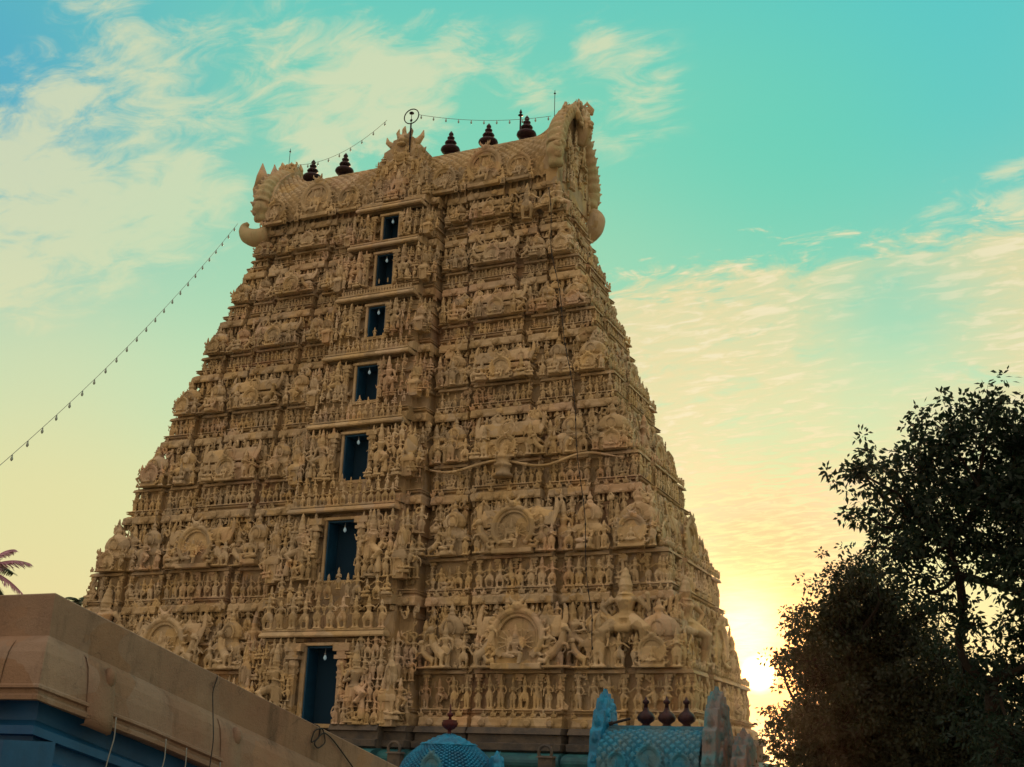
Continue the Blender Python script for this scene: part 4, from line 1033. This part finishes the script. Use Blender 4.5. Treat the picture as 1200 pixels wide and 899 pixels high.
for s in np.linspace(0, Lr, 10):
    for o in (-.44, -14): p = CR+hR*s+nR*o; V.append((p[0]-CR[0], p[1]-CR[1]+(.3 if s == 0 else 0), p[2]-.56))
mb.add(V, [(2*i, 2*i+1, 2*i+3, 2*i+2) for i in range(9)]); mb.build('roof_slab', M['plaster'], hall)
# moulded ribs over the eave
def rib(kind, s, w=.16):
    mb = MB(); d, n_ = (dL, nL) if kind == 'L' else (hR, nR); V = []
    pr = [(.04, -.56), (.14, -.62), (.22, -.74), (.27, -.92), (.29, -1.12), (.33, -1.30), (.30, -1.42), (.2, -1.44)]
    for e, k_ in ((-w, .0), (-w*.7, 1), (w*.7, 1), (w, .0)):
        for o, z in pr: p = CR+d*(s+e)+n_*(o*(1 if k_ else .80)); V.append((p[0]-CR[0], p[1]-CR[1], p[2]+z))
    n = len(pr); mb.add(V, [(i*n+k, (i+1)*n+k, (i+1)*n+k+1, i*n+k+1) for i in range(3) for k in range(n-1)])
    p = CR+d*(s+w*.5)+n_*.2; mb.add(*ball((p[0]-CR[0], p[1]-CR[1], p[2]-.76), (.09, .09, .14), 8, 6))
    mb.build('eave_rib', M['plaster'], hall, True)
rib('R', .75, .22); rib('R', 3.15, .2); rib('R', 5.7, .2); rib('R', 8.3); rib('L', .75, .3); rib('L', 3.4)
# blue corbel block under the eave at the left, red edge below
def blk(nm, m, a, b_, z0, z1):
    mb = MB(); V = []
    p0 = CR+dL*a; p1 = CR+dL*b_
    mb.add(*box((p1[0]-CR[0], nL[1]*.62, CR[2]+z0), (p0[0]-CR[0], .2, CR[2]+z1))); return mb.build(nm, M[m], hall)
blk('corbel_block', 'wallblue', -.18, 1.3, -2.28, -1.80)
mb = MB(); mb.add(*box((-1.32, -.66, CR[2]-2.5), (-.2, .15, CR[2]-2.283))); mb.build('red_band', M['red'], hall)

# wires and cables over the hall
def cable(lb, pts, r_=.012, m='black', nm='cable', group=None):
    P_ = np.array(pts, float); n = len(P_); ti = np.linspace(0, n-1, n*6); q = np.stack([np.interp(ti, np.arange(n), P_[:, j]) for j in range(3)], 1)
    for _ in range(3): q[1:-1] = (q[:-2]+2*q[1:-1]+q[2:])/4
    mb = MB(); mb.add(*tube(q-P_[0], r_, 6)); o = mb.build(nm, M[m], None, True, loc=tuple(P_[0])); return tag(o, lb, 'cable', group)
def onR(s, o, z): p = CR+hR*s+nR*o; return (p[0], p[1], p[2]+z)
def onL(s, o, z): p = CR+dL*s+nL*o; return (p[0], p[1], p[2]+z)
cable('long black cable draped over the sloping parapet halfway along', [onR(2.9, -.5, .02), onR(2.95, .03, .02), onR(2.85, .04, -.25), onR(2.75, .2, -.6), onR(2.6, .42, -1.0), onR(2.5, .5, -1.4), onR(2.5, .45, -2.2)], .008)
cable('tangled loop of black cable on the far end of the parapet', [onR(5.1, -.4, .03), onR(5.3, .02, .03), onR(5.25, .05, -.18), onR(5.05, .05, -.32), onR(5.12, .05, -.1), onR(5.32, .05, .0), onR(5.42, .05, -.2), onR(5.2, .08, -.36), onR(5.1, .07, -.3), onR(5.35, .05, -.05), onR(5.6, .05, -.1), onR(6.4, .06, -.5)], .011)
for k, s in enumerate((.55, 1.42)):
    cable(['thin pale wire hanging from the eave near the hall corner', 'thin pale wire hanging from the eave right of the first rib'][k], [onR(s+.3, .44, -1.25), onR(s+.3, .46, -1.5), onR(s+.26, .43, -1.8), onR(s+.22, .45, -2.1)], .008, 'white_wire', 'hanging_wire', 'pale wires hanging from the eave')
for k, s in enumerate((2.1, 2.75, 3.5)):
    cable(['third pale wire hanging from the sloping eave, counted from the corner', 'fourth pale wire hanging from the sloping eave, counted from the corner', 'last pale wire hanging from the sloping eave before the frame edge'][k], [onR(s, .44, -1.25), onR(s, .46, -1.5), onR(s-.04, .43, -1.8), onR(s-.06, .45, -2.1)], .008, 'white_wire', 'hanging_wire', 'pale wires hanging from the eave')
cable('thin pale wire hanging beside the blue corbel block at far left', [onL(.5, .44, -1.25), onL(.52, .68, -1.7), onL(.58, .7, -2.2), onL(.62, .7, -2.6)], .009, 'white_wire', 'hanging_wire', 'pale wires hanging from the eave')

# ------------------------------------------------------------------ blue shrines before the tower foot
def leafplate(h, w, th=.3, seed=0):
    """flame edged crest in the y-z plane, thick along x"""
    r2 = random.Random(seed); b = MB(); n = 26; ol = []
    for k in range(n+1):
        t = k/n; q = math.pi*t; yy = -w/2*math.cos(q)*(1-.35*math.sin(q)**2); zz = h*math.sin(q)**.8; e = 1+.05*math.sin(k*2.1)
        ol.append((yy*e, zz*e))
    ol = [(-w*.5, 0)]+ol[1:-1]+[(w*.5, 0)]
    V = [(x, y, z) for x in (-th/2, th/2) for y, z in ol]; m_ = len(ol)
    b.add(V, [(i, (i+1) % m_, m_+(i+1) % m_, m_+i) for i in range(m_)]+[tuple(range(m_-1, -1, -1)), tuple(range(m_, 2*m_))])
    for k in range(44):
        t = r2.uniform(.04, .95); y = r2.uniform(-.36, .36)*w*(1-t*.75); z = t*h*.9
        for sx in (-1, 1):
            c = np.array([sx*(th*.5+.03), y, z]); pts = [c+np.array([0, .2*math.cos(a), .2*math.sin(a)])*(1-a/8) for a in np.linspace(0, 7, 11)]
            b.add(*tube(pts, .065, 6))
    for k in range(12):
        t = (k+.5)/12; q = math.pi*t; yy = -w/2*math.cos(q)*(1-.35*math.sin(q)**2); zz = h*math.sin(q)**.8
        b.add(*tube([(0, yy*.9, zz*.92), (0, yy*1.04, zz*1.0+.05), (0, yy*1.10, zz*1.04+.22)], [.16, .12, .02], 7))
    return remeshed(b, .026)
# domed shrine
ds = empty('domed_shrine', 'bright blue domed shrine roof with fish-scale lattice below the tower', 'shrine', (10.6, -14.0, 0))
mb = MB(); mb.add(*box((-1.75, -1.75, 0), (1.75, 1.75, 2.6))); mb.add(*box((-2.0, -2.0, 2.25), (2.0, 2.0, 2.5))); mb.build('shrine_body', M['blue_worn'], ds)
V = []; ns, nr = 396, 150; prof = []
for k in range(nr+1):
    t = k/nr; a = t*math.pi/2; rr = 2.12*math.cos(a)**.62*(1-.10*(1-t)**6) ; prof.append((rr*(.97-.22*t), 2.55+1.9*t**.75))
for k, (rr, z) in enumerate(prof):
    for j in range(ns):
        q = 2*math.pi*j/ns; u = j/ns*44; v = k/nr*15; g = min(abs((u+v) % 1-.5), abs((u-v) % 1-.5)) if k < 105 else .5
        rel = -.09 if g < .14 else .03
        if k > 104: rel = .04*math.sin(j*.16)*math.sin(k*.35)+(.07 if 105 <= k <= 110 else 0)
        o8 = 1/max(.965, math.cos((q % (math.pi/4))-math.pi/8)) if True else 1
        V.append(((rr*o8*.99+rel)*math.cos(q), (rr*o8*.99+rel)*math.sin(q), z+rel*.4))
F = {4: [(k*ns+j, k*ns+(j+1) % ns, (k+1)*ns+(j+1) % ns, (k+1)*ns+j) for k in range(nr) for j in range(ns)]}
mb = MB(); mb.add(V, F); dome = mb.build('dome', M['blue'], ds, True)
V, F = TORL; V = V*np.array([1.0, .7, 1.05])
mb = MB(); mb.add(V, F); o = mb.build('dome_arch', M['blue_worn'], ds, True, loc=(.35, -2.1, 2.62))
for q in (math.pi/2, 0): 
    c = o.copy(); COL.objects.link(c); c.rotation_euler = (0, 0, q); c.location = (2.12*math.cos(q)+.05 if q == 0 else 0, 0 if q == 0 else 2.1, 2.62)
    if q == 0: c.rotation_euler = (0, 0, math.pi/2)
tag(o, 'x', 'y'); del o['label']; del o['category']
mb = MB(); mb.add(*leafplate(1.0, .9, .25, 5)); o = mb.build('flame_crest', M['blue'], ds, True, loc=(2.25, -.3, 2.6)); o.rotation_euler = (0, 0, .8)
fo = empty('lamp_finial', 'maroon bowl shaped finial with spike on top of the blue dome', 'finial', (10.6, -14.0, 4.36))
mb = MB(); mb.add(*lathe([(.25, 0), (.12, .05), (.08, .12), (.07, .22), (.2, .28), (.3, .38), (.33, .5), (.28, .56), (.3, .6), (.08, .63)], 16)); mb.build('bowl', M['red'], fo, True)
mb = MB(); mb.add(*lathe([(.07, .62), (.05, .72), (.12, .78), (.13, .86), (.05, .9), (.04, 1.0), (.02, 1.22)], 12)); mb.build('spike', M['red'], fo, True)
# wagon roofed shrine
ws_ = empty('barrel_roof_shrine', 'worn blue shrine with barrel roof between two tall flame crests', 'shrine', (19.2, -14.0, 0))
mb = MB(); mb.add(*box((-2.1, -1.5, 0), (2.1, 1.5, 3.1))); mb.add(*box((-2.3, -1.7, 2.85), (2.3, 1.7, 3.05))); mb.build('shrine_body', M['blue_worn'], ws_)
V = []; nx, ny = 160, 130
for a in range(nx+1):
    x = -1.9+3.8*a/nx
    for c in range(ny+1):
        q = math.pi*c/ny; y = -1.45*math.cos(q); z = 3.05+1.72*math.sin(q)**.75; s = c/ny*5
        g = min(abs(((x+s)/.36) % 1-.5), abs(((x-s)/.36) % 1-.5)); rel = -.07 if g < .14 else .03
        V.append((x, y*(1+rel*.6), z+rel))
mb = MB(); A = (np.arange(nx)[:, None]*(ny+1)+np.arange(ny)[None]).ravel(); mb.add(V, {4: np.stack([A, A+ny+1, A+ny+2, A+1], 1)}); mb.build('barrel_roof', M['blue_worn'], ws_, True)
mb = MB(); mb.add(*box((-1.9, -.42, 4.66), (1.9, .42, 4.86)))
for x in np.arange(-1.75, 1.8, .22): mb.add(*box((x-.05, -.48, 4.5), (x+.05, -.40, 4.78)))
mb.build('ridge_beam', M['blue_worn'], ws_)
for x, w in ((-1.1, .8), (.1, 1.05), (1.25, .8)):
    mb = MB(); V, F = TORL; mb.add(V*np.array([w, .8, w*1.05]), F); mb.build('roof_arch', M['blue_worn'], ws_, True, loc=(x, -1.5, 3.1))
mb = MB(); mb.add(*leafplate(2.9, 2.6, .45, 1)); mb.build('flame_crest', M['blue'], ws_, True, loc=(-2.05, 0, 3.0))
mb = MB(); mb.add(*leafplate(3.0, 3.0, .5, 2)); mb.build('flame_crest', M['worn_grey'], ws_, True, loc=(2.25, 0, 3.0))
mb = MB(); mb.add(*leafplate(1.9, 2.6, .5, 3)); mb.build('flame_crest', M['worn_grey'], ws_, True, loc=(3.1, .4, 2.7))
pot0 = None
POT = [(.3, 0), (.16, .04), (.14, .09), (.3, .2), (.34, .32), (.26, .46), (.12, .56), (.08, .68), (.07, .8), (.13, .84), (.13, .92), (.06, .96), (.02, 1.08)]
for x, lb in ((18.75, 'left dark pot finial on the blue barrel roof'), (19.55, 'middle dark pot finial on the blue barrel roof'), (20.3, 'right dark pot finial on the blue barrel roof')):
    if pot0 is None:
        r0 = bpy.data.objects.new('pot_finial', None); COL.objects.link(r0); mb = MB(); mb.add(*lathe(POT[:8], 16)); a = mb.build('pot', M['copper'], r0, True); mb = MB(); mb.add(*lathe(POT[7:], 12)); b_ = mb.build('spout', M['copper'], r0, True); pot0 = (r0, a, b_)
    else:
        r0 = pot0[0].copy(); COL.objects.link(r0)
        for ch in pot0[1:]: c = ch.copy(); COL.objects.link(c); c.parent = r0
    r0.location = (x, -14.0, 4.85); tag(r0, lb, 'finial', 'pot finials on the barrel roofed shrine')
mb = MB(); mb.add(*tube([(0, 0, 0), (.75, .1, .2)], .05, 8)); mb.add(*tube([(-.04, 0, -.01), (.1, .01, .03)], .075, 8)); mb.build('floodlight_pipe', M['black'], None, loc=(17.55, -14.6, 4.9)); tag(bpy.data.objects['floodlight_pipe'], 'short dark pipe poking out beside the left blue crest', 'pipe')

# ------------------------------------------------------------------ trees
def leafcloud(centres, radii, per, ll, rnd, droop=.2):
    """tufts of leaf shaped faces round every twig tip"""
    n = len(centres)*per
    c = np.repeat(centres, per, 0); rr = np.repeat(radii, per)
    d = rnd.normal(size=(n, 3)); d /= np.linalg.norm(d, axis=1)[:, None]; pos = c+d*(rnd.random(n)**.5*rr)[:, None]
    ax = d+rnd.normal(size=(n, 3))*.5-np.array([0, 0, droop]); ax /= np.linalg.norm(ax, axis=1)[:, None]
    sd = np.cross(ax, rnd.normal(size=(n, 3))); sd /= np.linalg.norm(sd, axis=1)[:, None]
    l = (ll*rnd.uniform(.7, 1.3, n))[:, None]; w = l*.24
    V = np.stack([pos, pos+ax*l*.45+sd*w, pos+ax*l-np.array([0, 0, 1])*l*.12, pos+ax*l*.45-sd*w], 1).reshape(-1, 3)
    return V, {4: np.arange(n*4).reshape(-1, 4)}
def limb(mb, a, b_, r0, r1, rnd, bend=.12, seg=6, n=7):
    a, b_ = np.array(a), np.array(b_); Ln = np.linalg.norm(b_-a); t = np.linspace(0, 1, n)[:, None]
    off = rnd.normal(size=3)*bend*Ln; pts = a+(b_-a)*t+off*np.sin(np.pi*t)+np.array([0, 0, -.10*Ln])*np.sin(np.pi*t)+rnd.normal(size=(n, 3))*.012*Ln*np.sin(np.pi*t)
    mb.add(*tube(pts, np.linspace(r0, r1, n), seg)); return pts
def tree(name, lb, base, forks, lobes, lm, ll, seed, per=16, dens=1.0):
    rnd = np.random.default_rng(seed); root = empty(name, lb, 'tree', tuple(base))
    wood = MB(); cs = []; rs = []; B = np.array(base)
    fk = [np.array(f) for f in forks]
    p = limb(wood, B, fk[0], .34, .2, rnd, .04, 9)
    nodes = [fk[0]]
    for f in fk[1:]:
        src = min(nodes, key=lambda q: np.linalg.norm(q-f)); pts = limb(wood, src, f, .15, .08, rnd, .1, 7); nodes.append(f); nodes.append(pts[3])
    for (c, r_, de) in lobes:
        c = np.array(c); src = min(nodes, key=lambda q: np.linalg.norm(q-c)+(0 if q[2] < c[2]+.5 else 3))
        pts = limb(wood, src, c, .075, .03, rnd, .12, 6); subs = [pts[k] for k in (3, 4, 5, 6)]
        n = max(4, int(r_**2*15*de*dens))
        q = rnd.normal(size=(n, 3)); q /= np.linalg.norm(q, axis=1)[:, None]; q = c+q*(rnd.random(n)**.42)[:, None]*r_*np.array([1, 1, .8])
        q = q[rnd.random(len(q)) < .93]
        for k, e in enumerate(q):
            s_ = min(subs, key=lambda w: np.linalg.norm(w-e)); limb(wood, s_, e, .032, .012, rnd, .14, 4, 5); cs.append(e); rs.append(rnd.uniform(.22, .46))
            for _ in range(2): e2 = e+rnd.normal(size=3)*.38; cs.append(e2); rs.append(rnd.uniform(.15, .34))
    V = np.concatenate(wood.v)-B; w2 = MB(); w2.v = [V]; w2.f = wood.f; w2.n = len(V); w2.build('trunk', M['bark'], root, True)
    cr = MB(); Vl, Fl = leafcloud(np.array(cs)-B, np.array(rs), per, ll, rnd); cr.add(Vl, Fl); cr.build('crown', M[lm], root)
    return root
def lobes_px(L_, dist, seed):
    r2 = random.Random(seed); out = []
    for x, y, r_, de in L_:
        d = dist+r2.uniform(-1.6, 1.6); out.append((at(x+(SH if seed == 3 else 9 if x < 1000 else 0), y, d), r_*d/FPX, de))
    return out
SH = 10
dA, dB = 38, 44
LA = [(1150, 492, 42, 1.0), (1105, 520, 44, 1.1), (1070, 545, 40, .9), (1190, 520, 50, 1.3), (1040, 570, 32, .8), (1005, 560, 22, .45), (990, 552, 12, .5), (1130, 575, 52, 1.3), (1185, 590, 50, 1.4), (1085, 610, 45, 1.2), (1035, 610, 32, .8), (1000, 600, 16, .5),
      (1015, 640, 28, .7), (1055, 655, 36, .8), (1150, 640, 46, 1.1), (1200, 665, 46, 1.1), (1100, 665, 30, .55), (1195, 745, 40, .7), (1165, 800, 36, .6), (1200, 830, 50, 1.0), (1230, 560, 60, 1.2), (1240, 650, 60, 1.2), (1230, 760, 60, 1.0), (1120, 790, 24, .35), (1130, 730, 18, .3), (1180, 880, 45, 1.3), (1145, 855, 35, 1.2), (1090, 715, 20, .5), (1172, 780, 28, .7), (1075, 690, 18, .6), (1190, 700, 26, .6)]
A0 = at(1175, 899, dA); A0 = (A0[0], A0[1], 0)
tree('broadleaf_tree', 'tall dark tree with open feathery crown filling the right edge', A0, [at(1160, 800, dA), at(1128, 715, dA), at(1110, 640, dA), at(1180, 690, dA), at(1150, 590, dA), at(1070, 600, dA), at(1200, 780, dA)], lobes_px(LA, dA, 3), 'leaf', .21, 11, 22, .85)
LB = [(1000, 690, 34, 1.4), (970, 705, 30, 1.2), (1030, 700, 38, 1.3), (950, 735, 34, 1.2), (990, 740, 46, 1.9), (1045, 745, 44, 1.7), (942, 772, 28, 1.0), (965, 790, 46, 2.0), (1020, 800, 55, 2.4), (1075, 810, 50, 2.2), (940, 835, 28, 1.4), (970, 850, 50, 2.4), (1030, 860, 55, 2.6),
      (1090, 870, 55, 2.6), (1140, 880, 50, 2.2), (1085, 760, 32, 1.0), (922, 885, 24, 1.3), (960, 905, 50, 2.0), (1040, 915, 60, 2.0), (1120, 925, 60, 2.0), (908, 775, 9, .5), (905, 845, 10, .8), (1180, 900, 50, 1.8), (1020, 660, 20, .6), (1075, 720, 26, .8), (1105, 780, 30, 1.2), (1125, 815, 40, 1.5), (1150, 840, 36, 1.3)]
B0 = at(1010, 899, dB); B0 = (B0[0], B0[1], 0)
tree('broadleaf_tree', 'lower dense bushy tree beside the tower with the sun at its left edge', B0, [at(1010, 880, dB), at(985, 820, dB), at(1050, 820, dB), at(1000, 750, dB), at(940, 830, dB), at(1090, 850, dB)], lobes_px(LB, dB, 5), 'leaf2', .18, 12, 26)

def palm(lb, top, fr, seed, dry=()):
    rnd = np.random.default_rng(seed); top = np.array(top); base = np.array([top[0]-.6, top[1], 0]); root = empty('palm_tree', lb, 'palm tree', tuple(base))
    mb = MB(); t = np.linspace(0, 1, 12)[:, None]; pts = (top-base)*t+np.array([.5, 0, 0])*np.sin(np.pi*t); mb.add(*tube(pts, np.linspace(.24, .15, 12), 9)); mb.build('trunk', M['bark'], root, True)
    for k, (az, el, ln) in enumerate(fr):
        mb = MB(); d = np.array([math.cos(R(az))*math.cos(R(el)), math.sin(R(az))*math.cos(R(el)), math.sin(R(el))]); t = np.linspace(0, 1, 26)
        rp = np.array([top-base+d*ln*q+np.array([0, 0, -1])*ln*.42*q*q for q in t]); mb.add(*tube(rp, np.linspace(.05, .012, 26), 5))
        for j in range(2, 26):
            T = rp[j]-rp[j-1]; T /= np.linalg.norm(T); sd = np.cross(T, [0, 0, 1]); sd /= np.linalg.norm(sd)+1e-6; ll = ln*.26*math.sin(math.pi*(j/27)**.8)**.6
            for s in (-1, 1):
                for h in (0, .5):
                    p0 = rp[j]-T*h*ln/26; dd = sd*s*.8+T*.55+np.array([0, 0, -.35])+rnd.normal(size=3)*.09; p1 = p0+dd*ll; wv = T*.045
                    mb.add([p0-wv, p0+wv, p1+wv*.2+[0, 0, -.1*ll], p1-wv*.2+[0, 0, -.1*ll]], [(0, 1, 2, 3)])
        mb.build('frond', M['palm_dry' if k in dry else 'palm'], root)
    return root
palm('palm tree at the far left edge with pinkish dry fronds', at(-20, 668, 62), [(35, 36, 2.6), (20, -5, 2.2), (60, 60, 2.6), (-30, 20, 2.8), (100, 30, 2.6), (150, 30, 2.8), (200, 20, 2.7), (250, 10, 2.8), (300, 30, 2.5), (5, -25, 1.9), (-60, -20, 2.0)], 4, (0, 1, 2, 3))
palm('small distant palm top showing between the hall parapet and tower', at(94, 706, 105), [(a, e, 1.7) for a, e in ((0, 20), (40, 45), (80, 20), (120, 50), (160, 25), (200, 40), (240, 10), (280, 30), (320, 15), (20, -20), (190, -15))], 9)

# ------------------------------------------------------------------ thin orange haze, added to spread a glow round the sun
mb = MB(); mb.add(*box((-1510, -1510, -1), (1510, 1510, 46))); hz = mb.build('haze', M['ground']); hz['kind'] = 'stuff'
hm = bpy.data.materials.new('haze'); hm.use_nodes = True; ht = hm.node_tree; ht.nodes.clear()
vo = ht.nodes.new('ShaderNodeVolumePrincipled'); vo.inputs['Color'].default_value = (1, .70, .48, 1); vo.inputs['Density'].default_value = .00005; vo.inputs['Anisotropy'].default_value = .9
oo = ht.nodes.new('ShaderNodeOutputMaterial'); ht.links.new(vo.outputs[0], oo.inputs['Volume']); hz.data.materials.clear(); hz.data.materials.append(hm)
